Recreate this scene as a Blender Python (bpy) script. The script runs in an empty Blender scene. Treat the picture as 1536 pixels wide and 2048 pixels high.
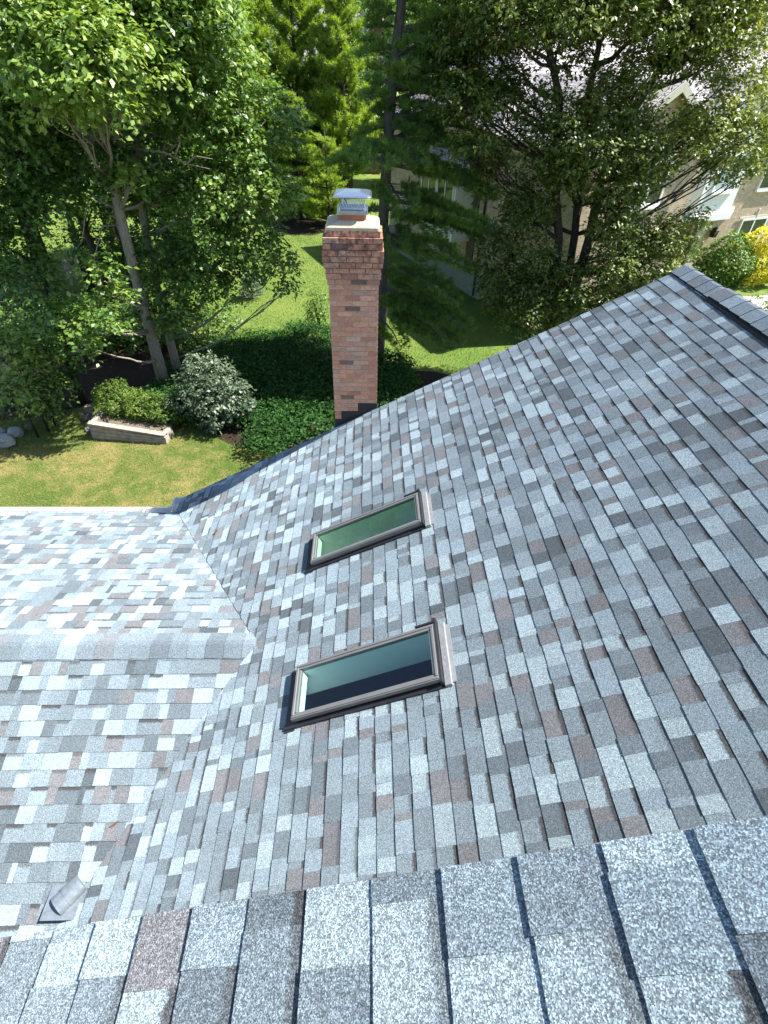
import bpy, math, random
import numpy as np
from mathutils import Vector, Matrix
rng = np.random.default_rng(7)
random.seed(7)
scene = bpy.context.scene
COL = scene.collection
H = 8.4                                   # eye height above the lawn

# ------------------------------------------------------------------ camera
F = 1004.42
CX, CY = 768.0, 1024.0
def _n(v): return v / np.linalg.norm(v)
vy = _n(np.array([735 - CX, 120 - CY, F]))
vd = np.array([735 - CX, 2140 - CY, F]); vd = _n(vd - vy * vd.dot(vy))
up = -vd
vx = np.cross(vy, up); vx = vx if vx[0] > 0 else -vx
M = np.stack([vx, vy, up])                # world = M @ camera(x right, y down, z forward)
cam = bpy.data.cameras.new("camera"); camo = bpy.data.objects.new("camera", cam); COL.objects.link(camo)
R = np.stack([M[:, 0], -M[:, 1], -M[:, 2]], axis=1)
camo.matrix_world = Matrix([[*R[0], 0], [*R[1], 0], [*R[2], H], [0, 0, 0, 1]])
cam.sensor_fit = 'VERTICAL'; cam.sensor_height = 36.0; cam.lens = 36.0 * F / 2048
cam.clip_start = 0.02; cam.clip_end = 2000
scene.camera = camo

def at(px, py, Y):                        # a place in the garden: along a bearing, Y metres ahead
    r = M @ np.array([px - CX, py - CY, F]); P = r * (Y / r[1]); return np.array([P[0], P[1], P[2] + H])
def onground(px, py, z=0.0):
    r = M @ np.array([px - CX, py - CY, F]); P = r * ((z - H) / r[2]); return np.array([P[0], P[1], z])

# ------------------------------------------------------------------ object helpers
def link(o, parent=None):
    COL.objects.link(o)
    if parent is not None: o.parent = parent
    return o
def empty(name, loc=(0, 0, 0), rz=0.0):
    o = bpy.data.objects.new(name, None); o.location = loc; o.rotation_euler = (0, 0, rz); o.empty_display_size = .2
    return link(o)
def tag(o, label=None, cat=None, group=None, kind=None):
    if label: o['label'] = label
    if cat: o['category'] = cat
    if group: o['group'] = group
    if kind: o['kind'] = kind
    return o
def big_mesh(name, V, Fq, mat, parent=None, fattr=None, smooth=False, loc=None):
    """numpy mesh of equal-sized faces; fattr = dict(name -> per-face float or Nx4 colour)"""
    V = np.asarray(V, np.float32); Fq = np.asarray(Fq, np.int32)
    me = bpy.data.meshes.new(name)
    k = Fq.shape[1]
    me.vertices.add(len(V)); me.vertices.foreach_set('co', V.ravel())
    me.loops.add(Fq.size); me.loops.foreach_set('vertex_index', Fq.ravel())
    me.polygons.add(len(Fq)); me.polygons.foreach_set('loop_start', np.arange(0, Fq.size, k, dtype=np.int32))
    me.update(calc_edges=True)
    if smooth: me.polygons.foreach_set('use_smooth', np.ones(len(Fq), bool))
    if fattr:
        for n, a in fattr.items():
            a = np.asarray(a, np.float32)
            if a.ndim == 1:
                me.attributes.new(n, 'FLOAT', 'FACE').data.foreach_set('value', a)
            else:
                me.attributes.new(n, 'FLOAT_COLOR', 'FACE').data.foreach_set('color', a.ravel())
    me.materials.append(mat)
    return link(bpy.data.objects.new(name, me), parent)

class MB:
    """collects shapes, builds ONE mesh object (uv in metres: along the wall, height)"""
    def __init__(s): s.v = []; s.f = []; s.m = []; s.c = []
    def poly(s, pts, mi=0, col=None):
        b = len(s.v); s.v += [tuple(map(float, p)) for p in pts]; s.f.append(list(range(b, b + len(pts)))); s.m.append(mi); s.c.append(col)
    def box(s, lo, hi, mi=0, col=None, T=None):
        x0, y0, z0 = lo; x1, y1, z1 = hi
        c = [(x0,y0,z0),(x1,y0,z0),(x1,y1,z0),(x0,y1,z0),(x0,y0,z1),(x1,y0,z1),(x1,y1,z1),(x0,y1,z1)]
        if T is not None: c = [tuple(T @ Vector(p)) for p in c]
        for q in ((3,2,1,0),(4,5,6,7),(0,1,5,4),(1,2,6,5),(2,3,7,6),(3,0,4,7)): s.poly([c[i] for i in q], mi, col)
    def prism(s, base, top, mi=0, col=None):
        n = len(base); s.poly(list(base)[::-1], mi, col); s.poly(top, mi, col)
        for i in range(n):
            j = (i + 1) % n; s.poly([base[i], base[j], top[j], top[i]], mi, col)
    def tube(s, pts, rad, n=8, mi=0, cap=True):
        pts = [np.array(p, float) for p in pts]
        if np.isscalar(rad): rad = [rad] * len(pts)
        rings = []
        for i, p in enumerate(pts):
            d = pts[min(i + 1, len(pts) - 1)] - pts[max(i - 1, 0)]; d = d / (np.linalg.norm(d) + 1e-9)
            a = np.cross(d, [0.31, 0.93, 0.11]);
            if np.linalg.norm(a) < .05: a = np.cross(d, [1, 0, 0])
            a /= np.linalg.norm(a); b = np.cross(d, a)
            base = len(s.v)
            for k in range(n):
                t = 2 * math.pi * k / n; s.v.append(tuple(p + rad[i] * (math.cos(t) * a + math.sin(t) * b)))
            rings.append(base)
        for i in range(len(rings) - 1):
            for k in range(n):
                k2 = (k + 1) % n
                s.f.append([rings[i] + k, rings[i] + k2, rings[i+1] + k2, rings[i+1] + k]); s.m.append(mi); s.c.append(None)
        if cap:
            s.f.append([rings[0] + k for k in range(n)][::-1]); s.m.append(mi); s.c.append(None)
            s.f.append([rings[-1] + k for k in range(n)]); s.m.append(mi); s.c.append(None)
    def build(s, name, mats, parent=None, smooth=False, bevel=0, loc=None):
        me = bpy.data.meshes.new(name); me.from_pydata(s.v, [], s.f); me.update()
        for m in (mats if isinstance(mats, (list, tuple)) else [mats]): me.materials.append(m)
        me.polygons.foreach_set('material_index', s.m)
        if smooth: me.polygons.foreach_set('use_smooth', [True] * len(s.f))
        uv = me.uv_layers.new(name='uv').data
        for p in me.polygons:
            n = p.normal
            if abs(n.z) > .95: t = Vector((1, 0, 0)); w = Vector((0, 1, 0))
            else:
                t = Vector((-n.y, n.x, 0)).normalized(); w = n.cross(t)
            for li in p.loop_indices:
                co = me.vertices[me.loops[li].vertex_index].co; uv[li].uv = (co.dot(t), co.dot(w))
        if any(c is not None for c in s.c):
            a = me.attributes.new('tint', 'FLOAT_COLOR', 'FACE')
            a.data.foreach_set('color', [x for c in s.c for x in (c if c is not None else (1, 1, 1, 1))])
        o = bpy.data.objects.new(name, me)
        if loc is not None: o.location = loc
        link(o, parent)
        if bevel:
            md = o.modifiers.new('bevel', 'BEVEL'); md.width = bevel; md.segments = 2; md.limit_method = 'ANGLE'
        return o

# ------------------------------------------------------------------ materials
class NT:
    def __init__(s, name):
        s.m = bpy.data.materials.new(name); s.m.use_nodes = True; s.t = s.m.node_tree; s.t.nodes.clear()
        s.out = s.n('ShaderNodeOutputMaterial')
    def n(s, typ, **kw):
        x = s.t.nodes.new(typ)
        for k, v in kw.items():
            if k.startswith('i_'):
                x.inputs[int(k[2:]) if k[2:].isdigit() else k[2:].replace('_', ' ')].default_value = v
            else: setattr(x, k, v)
        return x
    def l(s, a, b): s.t.links.new(a, b); return s
    def mix(s, fac, a, b, mode='MIX'):
        x = s.n('ShaderNodeMix', data_type='RGBA', blend_type=mode)
        for sock, v in ((x.inputs[0], fac), (x.inputs[6], a), (x.inputs[7], b)):
            if hasattr(v, 'is_linked') or hasattr(v, 'links'): s.l(v, sock)
            elif isinstance(v, (int, float)): sock.default_value = v
            else: sock.default_value = (*v, 1) if len(v) == 3 else v
        return x.outputs[2]
    def math(s, op, a, b=0.0, clamp=False):
        x = s.n('ShaderNodeMath', operation=op, use_clamp=clamp)
        for i, v in enumerate((a, b)):
            if hasattr(v, 'links'): s.l(v, x.inputs[i])
            else: x.inputs[i].default_value = v
        return x.outputs[0]
    def ramp(s, fac, stops, interp='LINEAR'):
        x = s.n('ShaderNodeValToRGB'); s.l(fac, x.inputs[0]); cr = x.color_ramp; cr.interpolation = interp
        while len(cr.elements) < len(stops): cr.elements.new(.5)
        for e, (p, c) in zip(cr.elements, stops): e.position = p; e.color = (*c, 1) if len(c) == 3 else c
        return x.outputs[0]
    def noise(s, scale, detail=3, rough=.55, vec=None, dist=0):
        x = s.n('ShaderNodeTexNoise'); x.inputs['Scale'].default_value = scale; x.inputs['Detail'].default_value = detail
        x.inputs['Roughness'].default_value = rough; x.inputs['Distortion'].default_value = dist
        if vec is not None: s.l(vec, x.inputs['Vector'])
        return x.outputs[0]
    def coord(s, which='Object'): return s.n('ShaderNodeTexCoord').outputs[which]
    def bump(s, h, strength=.3, dist=.01):
        x = s.n('ShaderNodeBump'); x.inputs['Strength'].default_value = strength; x.inputs['Distance'].default_value = dist
        s.l(h, x.inputs['Height']); return x.outputs[0]
    def pbr(s, col, rough=.7, metal=0.0, normal=None, spec=.5):
        p = s.n('ShaderNodeBsdfPrincipled')
        for k, v in (('Base Color', col), ('Roughness', rough), ('Metallic', metal), ('Specular IOR Level', spec)):
            if hasattr(v, 'links'): s.l(v, p.inputs[k])
            else: p.inputs[k].default_value = ((*v, 1) if isinstance(v, tuple) else v)
        if normal is not None: s.l(normal, p.inputs['Normal'])
        s.l(p.outputs[0], s.out.inputs[0]); return p

def mat_shingle():
    s = NT('laminated asphalt shingle'); co = s.coord()
    a = s.n('ShaderNodeAttribute', attribute_name='tab')
    uv = s.n('ShaderNodeUVMap', uv_map='loc'); sep = s.n('ShaderNodeSeparateXYZ'); s.l(uv.outputs[0], sep.inputs[0])
    wob = s.noise(55, 2, .5, co)
    v = s.math('ADD', sep.outputs[1], s.math('MULTIPLY', s.math('SUBTRACT', wob, .5), .22))
    mr = s.n('ShaderNodeMapRange', interpolation_type='SMOOTHSTEP'); s.l(v, mr.inputs[0]); mr.inputs[1].default_value = .70; mr.inputs[2].default_value = .84
    band = s.math('MULTIPLY', mr.outputs[0], a.outputs['Alpha'])
    vor = s.n('ShaderNodeTexVoronoi', feature='F1'); vor.inputs['Scale'].default_value = 470; vor.inputs['Randomness'].default_value = 1; s.l(co, vor.inputs['Vector'])
    sp = s.n('ShaderNodeSeparateColor'); s.l(vor.outputs['Color'], sp.inputs[0])
    g = s.ramp(sp.outputs[0], [(0, (.38, .38, .38)), (.4, (.72, .72, .72)), (.6, (1.0, 1.0, 1.0)), (.86, (1.5, 1.53, 1.55)), (1, (2.05, 2.1, 2.15))])
    med = s.ramp(s.noise(75, 3, .7, co), [(.3, (.78, .78, .78)), (.7, (1.22, 1.22, 1.22))])
    lo = s.ramp(s.noise(1.1, 3, .6, co), [(.3, (.9, .9, .9)), (.7, (1.08, 1.08, 1.08))])
    base = s.mix(band, a.outputs['Color'], (.052, .050, .052))
    c = s.mix(1.0, base, g, 'MULTIPLY'); c = s.mix(1.0, c, med, 'MULTIPLY'); c = s.mix(1.0, c, lo, 'MULTIPLY')
    hgt = s.math('ADD', vor.outputs['Distance'], s.math('MULTIPLY', sp.outputs[1], .3))
    p = s.pbr(c, .9, normal=s.bump(hgt, .4, .0025), spec=.25); p.inputs['Diffuse Roughness'].default_value = 1.0
    return s.m
def simple(name, col, rough=.7, metal=0.0, nscale=8, var=.15, bump=.1, bscale=60, spec=.5, obj=True):
    s = NT(name); co = s.coord()
    lo = tuple(max(0, x * (1 - var)) for x in col); hi = tuple(min(1, x * (1 + var)) for x in col)
    c = s.ramp(s.noise(nscale, 4, .6, co), [(.3, lo), (.7, hi)])
    s.pbr(c, rough, metal, s.bump(s.noise(bscale, 3, .6, co), bump, .01) if bump else None, spec)
    return s.m
def leafmat(name, stops, trans=.30, rough=.45, tcol=None, spec=.5):
    s = NT(name)
    a = s.n('ShaderNodeAttribute', attribute_name='rnd').outputs['Fac']
    c = s.ramp(a, stops)
    p = s.pbr(c, rough, spec=spec)
    t = s.n('ShaderNodeBsdfTranslucent')
    tc = s.mix(1.0, c, tcol or (1.5, 1.55, .5), 'MULTIPLY'); s.l(tc, t.inputs[0])
    m = s.n('ShaderNodeMixShader'); m.inputs[0].default_value = trans
    s.l(p.outputs[0], m.inputs[1]); s.l(t.outputs[0], m.inputs[2]); s.l(m.outputs[0], s.out.inputs[0])
    return s.m
def mat_brick_each():
    s = NT('red clay brick'); co = s.coord()
    a = s.n('ShaderNodeAttribute', attribute_name='tint').outputs['Color']
    n1 = s.noise(38, 5, .65, co); n2 = s.noise(95, 3, .7, co)
    c = s.mix(1.0, a, s.ramp(n1, [(.3, (.75, .75, .75)), (.7, (1.22, 1.2, 1.18))]), 'MULTIPLY')
    spots = s.ramp(n2, [(.62, (0, 0, 0)), (.70, (1, 1, 1))])
    sel = s.ramp(s.noise(9, 2, .5, co), [(.54, (0, 0, 0)), (.62, (1, 1, 1))])
    c = s.mix(s.math('MULTIPLY', s.math('MULTIPLY', spots, sel), .8), c, (.045, .035, .035))
    # soot and weathering stains high on the stack
    sep = s.n('ShaderNodeSeparateXYZ'); s.l(co, sep.inputs[0])
    hz = s.n('ShaderNodeMapRange'); s.l(sep.outputs[2], hz.inputs[0])
    hz.inputs[1].default_value = H - 2.35; hz.inputs[2].default_value = H - 1.65
    st = s.math('MULTIPLY', hz.outputs[0], s.ramp(s.noise(14, 5, .7, co), [(.42, (0, 0, 0)), (.62, (.8, .8, .8))]))
    c = s.mix(st, c, (.055, .038, .036))
    s.pbr(c, .88, normal=s.bump(n1, .5, .006), spec=.2); return s.m
def mat_brickwall(name, c1, c2, mortar, scale=1.0):
    s = NT(name); uv = s.n('ShaderNodeUVMap', uv_map='uv').outputs[0]
    b = s.n('ShaderNodeTexBrick'); s.l(uv, b.inputs['Vector'])
    b.inputs['Scale'].default_value = 1; b.inputs['Brick Width'].default_value = .21 * scale; b.inputs['Row Height'].default_value = .075 * scale
    b.inputs['Mortar Size'].default_value = .009; b.inputs['Color1'].default_value = (*c1, 1); b.inputs['Color2'].default_value = (*c2, 1); b.inputs['Mortar'].default_value = (*mortar, 1)
    b.inputs['Bias'].default_value = 0
    n = s.noise(5, 5, .65, uv)
    c = s.mix(1.0, b.outputs[0], s.ramp(n, [(.3, (.7, .7, .7)), (.7, (1.25, 1.2, 1.15))]), 'MULTIPLY')
    s.pbr(c, .9, normal=s.bump(b.outputs['Fac'], -.5, .01), spec=.2); return s.m
def mat_courses(name, c1, c2, row=.143):
    s = NT(name); uv = s.n('ShaderNodeUVMap', uv_map='uv').outputs[0]
    b = s.n('ShaderNodeTexBrick'); s.l(uv, b.inputs['Vector']); b.inputs['Scale'].default_value = 1
    b.inputs['Brick Width'].default_value = .24; b.inputs['Row Height'].default_value = row; b.inputs['Mortar Size'].default_value = .012
    b.inputs['Color1'].default_value = (*c1, 1); b.inputs['Color2'].default_value = (*c2, 1); b.inputs['Mortar'].default_value = (.08, .075, .08, 1)
    n = s.noise(3, 5, .65, uv)
    c = s.mix(1.0, b.outputs[0], s.ramp(n, [(.3, (.85, .85, .85)), (.7, (1.12, 1.12, 1.12))]), 'MULTIPLY')
    s.pbr(c, .9, normal=s.bump(b.outputs['Fac'], -.6, .01), spec=.2); return s.m
def mat_lawn():
    s = NT('lawn'); co = s.coord()
    big = s.noise(.42, 4, .6, co, .4); mid = s.noise(2.6, 4, .65, co); fine = s.noise(38, 4, .75, co)
    k = s.math('ADD', s.math('MULTIPLY', big, .65), s.math('MULTIPLY', mid, .35))
    g = s.ramp(k, [(.34, (.06, .115, .018)), (.46, (.105, .155, .03)), (.53, (.21, .20, .065)), (.64, (.33, .26, .10))])
    # farther lawn changes to a greener, more even colour
    sep = s.n('ShaderNodeSeparateXYZ'); s.l(co, sep.inputs[0])
    far = s.n('ShaderNodeMapRange'); s.l(sep.outputs[1], far.inputs[0]); far.inputs[1].default_value = 13; far.inputs[2].default_value = 18
    g2 = s.ramp(k, [(.35, (.10, .175, .028)), (.62, (.17, .225, .045))])
    g = s.mix(far.outputs[0], g, g2)
    c = s.mix(1.0, g, s.ramp(fine, [(.28, (.45, .45, .42)), (.55, (1, 1, 1)), (.75, (1.5, 1.5, 1.4))]), 'MULTIPLY')
    s.pbr(c, .9, normal=s.bump(fine, .9, .03), spec=.2); return s.m
def mat_soil(name, c1, c2, scale=14):
    s = NT(name); co = s.coord(); n = s.noise(scale, 6, .75, co)
    s.pbr(s.ramp(n, [(.3, c1), (.7, c2)]), .95, normal=s.bump(n, 1, .05), spec=.15); return s.m
def mat_bark(name, c1, c2, c3):
    s = NT(name); co = s.coord(); mp = s.n('ShaderNodeMapping'); s.l(co, mp.inputs[0]); mp.inputs['Scale'].default_value = (1, 1, .18)
    n = s.noise(26, 6, .7, mp.outputs[0], .5); n2 = s.noise(1.6, 3, .6, co)
    c = s.mix(s.ramp(n2, [(.4, (0, 0, 0)), (.7, (.6, .6, .6))]), s.ramp(n, [(.3, c1), (.65, c2)]), c3)
    s.pbr(c, .9, normal=s.bump(n, .9, .03), spec=.2); return s.m
def mat_glass(name, tint, rough=.02, refl=1.0):
    s = NT(name); t = s.n('ShaderNodeBsdfTransparent'); t.inputs[0].default_value = (*tint, 1)
    g = s.n('ShaderNodeBsdfGlossy'); g.inputs['Roughness'].default_value = rough; g.inputs[0].default_value = (refl, refl, refl, 1)
    lw = s.n('ShaderNodeLayerWeight'); fac = s.math('ADD', s.math('MULTIPLY', s.math('POWER', lw.outputs['Facing'], 4.0), .9), .05)
    m = s.n('ShaderNodeMixShader'); s.l(fac, m.inputs[0]); s.l(t.outputs[0], m.inputs[1]); s.l(g.outputs[0], m.inputs[2])
    s.l(m.outputs[0], s.out.inputs[0]); return s.m

SH = mat_shingle()
BRICK = mat_brick_each()
def mat_mortar():
    s = NT('mortar'); co = s.coord(); sep = s.n('ShaderNodeSeparateXYZ'); s.l(co, sep.inputs[0])
    hz = s.n('ShaderNodeMapRange'); s.l(sep.outputs[2], hz.inputs[0]); hz.inputs[1].default_value = H - 2.3; hz.inputs[2].default_value = H - 1.95
    n = s.noise(20, 4, .7, co)
    c = s.mix(s.math('MULTIPLY', hz.outputs[0], s.ramp(n, [(.3, (.55, .55, .55)), (.6, (.97, .97, .97))])), s.ramp(n, [(.3, (.36, .29, .23)), (.7, (.50, .41, .33))]), (.05, .037, .033))
    s.pbr(c, .95, normal=s.bump(n, .4, .01), spec=.15); return s.m
MORTAR = mat_mortar()
CEMENT = simple('cement crown', (.43, .37, .27), .9, 0, 9, .18, .35, 90, .2)
TERRA = simple('terracotta flue', (.40, .15, .065), .8, 0, 14, .2, .2)
GALV = simple('galvanised steel', (.50, .54, .58), .25, .92, 30, .12, .06, 40)
ALU = simple('white aluminium', (.78, .78, .76), .4, 0, 6, .05, .02)
BRONZE = simple('taupe aluminium frame', (.185, .182, .175), .45, .25, 6, .08, .03)
HEADF = simple('weathered head flashing', (.27, .275, .28), .55, .2, 24, .18, .15)
BLACKF = simple('black flashing', (.022, .023, .027), .55, .2, 10, .25, .1)
BLACKP = simple('black plastic', (.012, .012, .013), .6, 0, 30, .3, .5, 50)
SIDING = simple('house siding', (.45, .42, .37), .8)
DRYWALL = simple('painted drywall', (.80, .80, .78), .8, 0, 4, .03, .02)
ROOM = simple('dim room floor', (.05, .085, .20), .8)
LAWN = mat_lawn()
MULCH = mat_soil('bark mulch', (.012, .009, .007), (.055, .038, .027))
SOIL = mat_soil('dry soil', (.09, .07, .05), (.25, .2, .15), 10)
TIMBER = simple('weathered timber', (.33, .29, .24), .9, 0, 7, .3, .5, 30, .2)
FENCEW = simple('grey fence wood', (.36, .33, .27), .9, 0, 7, .25, .4, 30, .2)
STONE = simple('field stone', (.20, .165, .14), .9, 0, 6, .45, .7, 25, .2)
PALESTONE = simple('pale stone', (.33, .33, .32), .9, 0, 8, .25, .6, 25, .2)
CONC = simple('concrete', (.50, .47, .42), .9, 0, 5, .12, .3, 60, .2)
BARKG = mat_bark('grey maple bark', (.16, .135, .11), (.40, .345, .285), (.25, .235, .19))
BARKD = mat_bark('dark bark', (.018, .015, .013), (.075, .062, .052), (.05, .05, .042))
BARKP = mat_bark('pine bark', (.05, .045, .042), (.15, .14, .13), (.11, .11, .105))

# ------------------------------------------------------------------ light
world = bpy.data.worlds.new("World"); scene.world = world; world.use_nodes = True
wn = world.node_tree.nodes; bg = wn['Background']
sky = wn.new('ShaderNodeTexSky'); sky.sky_type = 'NISHITA'; sky.sun_disc = False
EL, AZ = math.radians(54), math.radians(8.8)
sky.sun_elevation = EL; sky.sun_rotation = math.pi / 2 - AZ; sky.altitude = 200; sky.air_density = 1.0; sky.dust_density = .6; sky.ozone_density = 1.2
world.node_tree.links.new(sky.outputs[0], bg.inputs[0]); bg.inputs[1].default_value = .10
sun = bpy.data.lights.new('sun', 'SUN'); sun.energy = 4.9; sun.angle = math.radians(.5); sun.color = (1, .965, .90)
suno = bpy.data.objects.new('sun', sun); COL.objects.link(suno)
S = Vector((math.cos(EL) * math.cos(AZ), math.cos(EL) * math.sin(AZ), math.sin(EL)))
suno.rotation_euler = S.to_track_quat('Z', 'Y').to_euler(); suno.location = S * 60
scene.view_settings.view_transform = 'Standard'; scene.view_settings.look = 'None'; scene.view_settings.gamma = 1
scene.view_settings.exposure = 1.42
scene.cycles.max_bounces = 7; scene.cycles.transparent_max_bounces = 12; scene.cycles.diffuse_bounces = 3

# ================================================================== OUR HOUSE
TH = math.radians(28)
EXPO = .143
house = empty('gray_house', (0, 3, 0))
tag(house, 'house in the foreground seen from its own roof, grey laminated shingles and brick chimney', 'house')
def hp(o):                                # keep world coordinates under the house root
    o.parent = house; o.location = (o.location[0], o.location[1] - 3, o.location[2]); return o

PAL = [((.272, .334, .360), .18), ((.202, .252, .283), .27), ((.164, .203, .227), .27), ((.122, .150, .169), .14), ((.152, .155, .164), .11), ((.084, .102, .115), .03)]
PW = np.array([w for _, w in PAL]); PW /= PW.sum()
def clip(poly, hpn):
    a, b, c = hpn; out = []
    for i in range(len(poly)):
        p, q = poly[i], poly[(i + 1) % len(poly)]
        dp = a * p[0] + b * p[1] + c; dq = a * q[0] + b * q[1] + c
        if dp >= 0: out.append(p)
        if (dp >= 0) != (dq >= 0):
            t = dp / (dp - dq); out.append((p[0] + t * (q[0] - p[0]), p[1] + t * (q[1] - p[1])))
    return out
def area(poly):
    return abs(sum(poly[i][0] * poly[(i+1) % len(poly)][1] - poly[(i+1) % len(poly)][0] * poly[i][1] for i in range(len(poly)))) / 2
class Shingles:
    def __init__(s): s.v = []; s.f = []; s.col = []; s.uv = []
    def field(s, O, U, V, N, u0, u1, v0, v1, hps=(), holes=(), seed=1, jag=0.0, jagi=None, wmul=1.0):
        r = random.Random(seed); nr = np.random.default_rng(seed)
        O, U, V, N = (np.array(x, float) for x in (O, U, V, N))
        k = 0; v = v0
        while v < v1 - .01:
            last = -1; va = v; vb = min(v + EXPO, v1); u = u0 - r.random() * .2; thick = r.random() < .5
            hh = list(hps)
            if jag and jagi is not None:
                a, b, c = hh[jagi]; hh[jagi] = (a, b, c + r.uniform(-jag, jag))
            while u < u1:
                w = r.choice((.05, .08, .10, .12, .13, .145, .16, .18, .21, .26)) * r.uniform(.9, 1.1) * wmul
                ua, ub = max(u, u0), min(u + w, u1); u += w
                thick = (not thick) if r.random() < .8 else thick
                if ub - ua < .004: continue
                ci = nr.choice(len(PAL), p=PW)
                if ci == last: ci = nr.choice(len(PAL), p=PW)
                last = ci; jit = r.uniform(.9, 1.1)
                col = tuple(x * jit for x in PAL[ci][0]) + ((r.choice((0, .55, .9)) if not thick else 0.0),)
                t = (.0078 if thick else .0050) + r.uniform(-.001, .001); dv = r.uniform(-.003, .003)
                polys = [[(ua, va + dv), (ub, va + dv), (ub, vb + .012), (ua, vb + .012)]]
                for (h0, h1, g0, g1) in holes:
                    nx = []
                    for pl in polys:
                        if min(p[0] for p in pl) >= h1 or max(p[0] for p in pl) <= h0 or min(p[1] for p in pl) >= g1 or max(p[1] for p in pl) <= g0: nx.append(pl); continue
                        mid = clip(clip(pl, (1, 0, -h0)), (-1, 0, h1))
                        nx += [clip(pl, (-1, 0, h0)), clip(pl, (1, 0, -h1)), clip(mid, (0, -1, g0)), clip(mid, (0, 1, -g1))]
                    polys = [p for p in nx if len(p) > 2 and area(p) > 1e-5]
                for pl in polys:
                    for h in hh:
                        if len(pl) > 2: pl = clip(pl, h)
                    if len(pl) < 3 or area(pl) < 2e-5: continue
                    n = len(pl); b = len(s.v)
                    for (pu, pv) in pl:
                        hgt = t * (1 - (pv - va) / EXPO) + .0004
                        s.v.append(tuple(O + pu * U + pv * V + hgt * N))
                    for (pu, pv) in pl: s.v.append(tuple(O + pu * U + pv * V - .006 * N))
                    s.f.append(list(range(b, b + n))); s.col.append(col); s.uv.append([(pu, (pv - va) / EXPO) for pu, pv in pl])
                    for i in range(n):
                        j = (i + 1) % n; s.f.append([b + i, b + n + i, b + n + j, b + j]); s.col.append((.022, .022, .024, 0)); s.uv.append([(0, 0)] * 4)
            v += EXPO; k += 1
    def cap(s, A, B, side1, side2, n, seed, lift=.012, seg=.2):
        """ridge caps from A to B; side vectors give the two bent wings"""
        r = random.Random(seed); A, B, s1, s2 = (np.array(x, float) for x in (A, B, side1, side2)); L = np.linalg.norm(B - A); d = (B - A) / L
        t = 0
        while t < L:
            w = seg; e0, e1 = t, min(L, t + w + .03); z0, z1 = .011, .003
            ci = r.choice((0, 1, 1, 2, 2, 3, 4)); jit = r.uniform(.92, 1.08); col = tuple(x * jit for x in PAL[ci][0]) + (0.0,)
            col = tuple((.68 * a + .32 * c) for a, c in zip(col[:3], (.180, .224, .258))) + (0.0,)
            prof = [s1, s1 * .55, s1 * .16, s2 * .16, s2 * .55, s2]
            lifts = [0, .006, .010, .010, .006, 0]
            ra = [A + d * e0 + p + np.array([0, 0, lift + z1 + q]) for p, q in zip(prof, lifts)]
            rb = [A + d * e1 + p + np.array([0, 0, lift + z0 + q]) for p, q in zip(prof, lifts)]
            for i in range(5):
                b = len(s.v); s.v += [tuple(ra[i]), tuple(ra[i+1]), tuple(rb[i+1]), tuple(rb[i])]
                s.f.append([b, b+1, b+2, b+3]); s.col.append(col); s.uv.append([(0, .2)] * 4)
            down = np.array([0, 0, -.02])
            for e in ((ra[0], rb[0]), (rb[5], ra[5]), ):
                b = len(s.v); s.v += [tuple(e[0]), tuple(e[1]), tuple(e[1] + down), tuple(e[0] + down)]; s.f.append([b, b+1, b+2, b+3]); s.col.append((.022, .022, .024, 0)); s.uv.append([(0, 0)] * 4)
            for rr in (ra, rb):
                for i in range(5):
                    b = len(s.v); s.v += [tuple(rr[i]), tuple(rr[i+1]), tuple(rr[i+1] + down * .6), tuple(rr[i] + down * .6)]; s.f.append([b, b+1, b+2, b+3]); s.col.append((.022, .022, .024, 0)); s.uv.append([(0, 0)] * 4)
            t += w
    def build(s, name, parent=None):
        me = bpy.data.meshes.new(name); me.from_pydata(s.v, [], s.f); me.update(); me.materials.append(SH)
        uv = me.uv_layers.new(name='loc').data; i = 0
        for u in s.uv:
            for x in u: uv[i].uv = x; i += 1
        me.attributes.new('tab', 'FLOAT_COLOR', 'FACE').data.foreach_set('color', [x for c in s.col for x in c])
        return link(bpy.data.objects.new(name, me), parent)

D = 3.53
ct, st_, tt = math.cos(TH), math.sin(TH), math.tan(TH)
NA = np.array([-st_, 0, ct]); SA = np.array([ct, 0, st_])          # normal, upslope
OA = -D * NA + np.array([0, 0, H])
def A_(s, y, h=0.0): return OA + s * SA + np.array([0, y, 0]) + h * NA
RAKE, RIDGE, EAVE = 6.70, 2.687, -5.52
YR, ZR, PB = 3.07, H - 4.634, .3255                                  # cross gable ridge
cb = math.cos(math.atan(PB)); sb = math.sin(math.atan(PB))
SKY = [(-2.55, -1.20, 3.86, 4.32), (-2.57, -1.20, 2.05, 2.55)]       # s0 s1 y0 y1 (frame outside)
# on A in (u=y, v=s): valley B: y where A height equals B height
# A z(s)=OA.z+s*st ; B z(y)=ZR-PB*(y-YR)
zA0 = OA[2]
vb = (1, st_ / PB, -(YR + (ZR - zA0) / PB) - .022)      # y >= YR+(ZR-zA)/PB
vc = (-1, st_ / PB, YR - (ZR - zA0) / PB)        # y <= YR-(ZR-zA)/PB
VR = (ZR - zA0) / st_
sh = Shingles()
holes = [(a[2] + .03, a[3] - .03, a[0] + .03, a[1] - .03) for a in SKY]
vsplit = EAVE + EXPO * math.ceil((VR - EAVE) / EXPO)
U_A = np.array([0, 1, 0.])
sh.field(OA, U_A, SA, NA, -1.0, RAKE, vsplit, RIDGE - .02, (), holes, 11)
sh.field(OA, U_A, SA, NA, YR - .5, RAKE, EAVE, vsplit, (vb,), (), 12)
sh.field(OA, U_A, SA, NA, -1.0, YR + .5, EAVE, vsplit, (vc,), (), 13, .03, 0)
main_roof = hp(sh.build('main_roof'))
main_roof['label'] = 'large grey shingled slope holding both skylights'
ca = Shingles()
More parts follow.
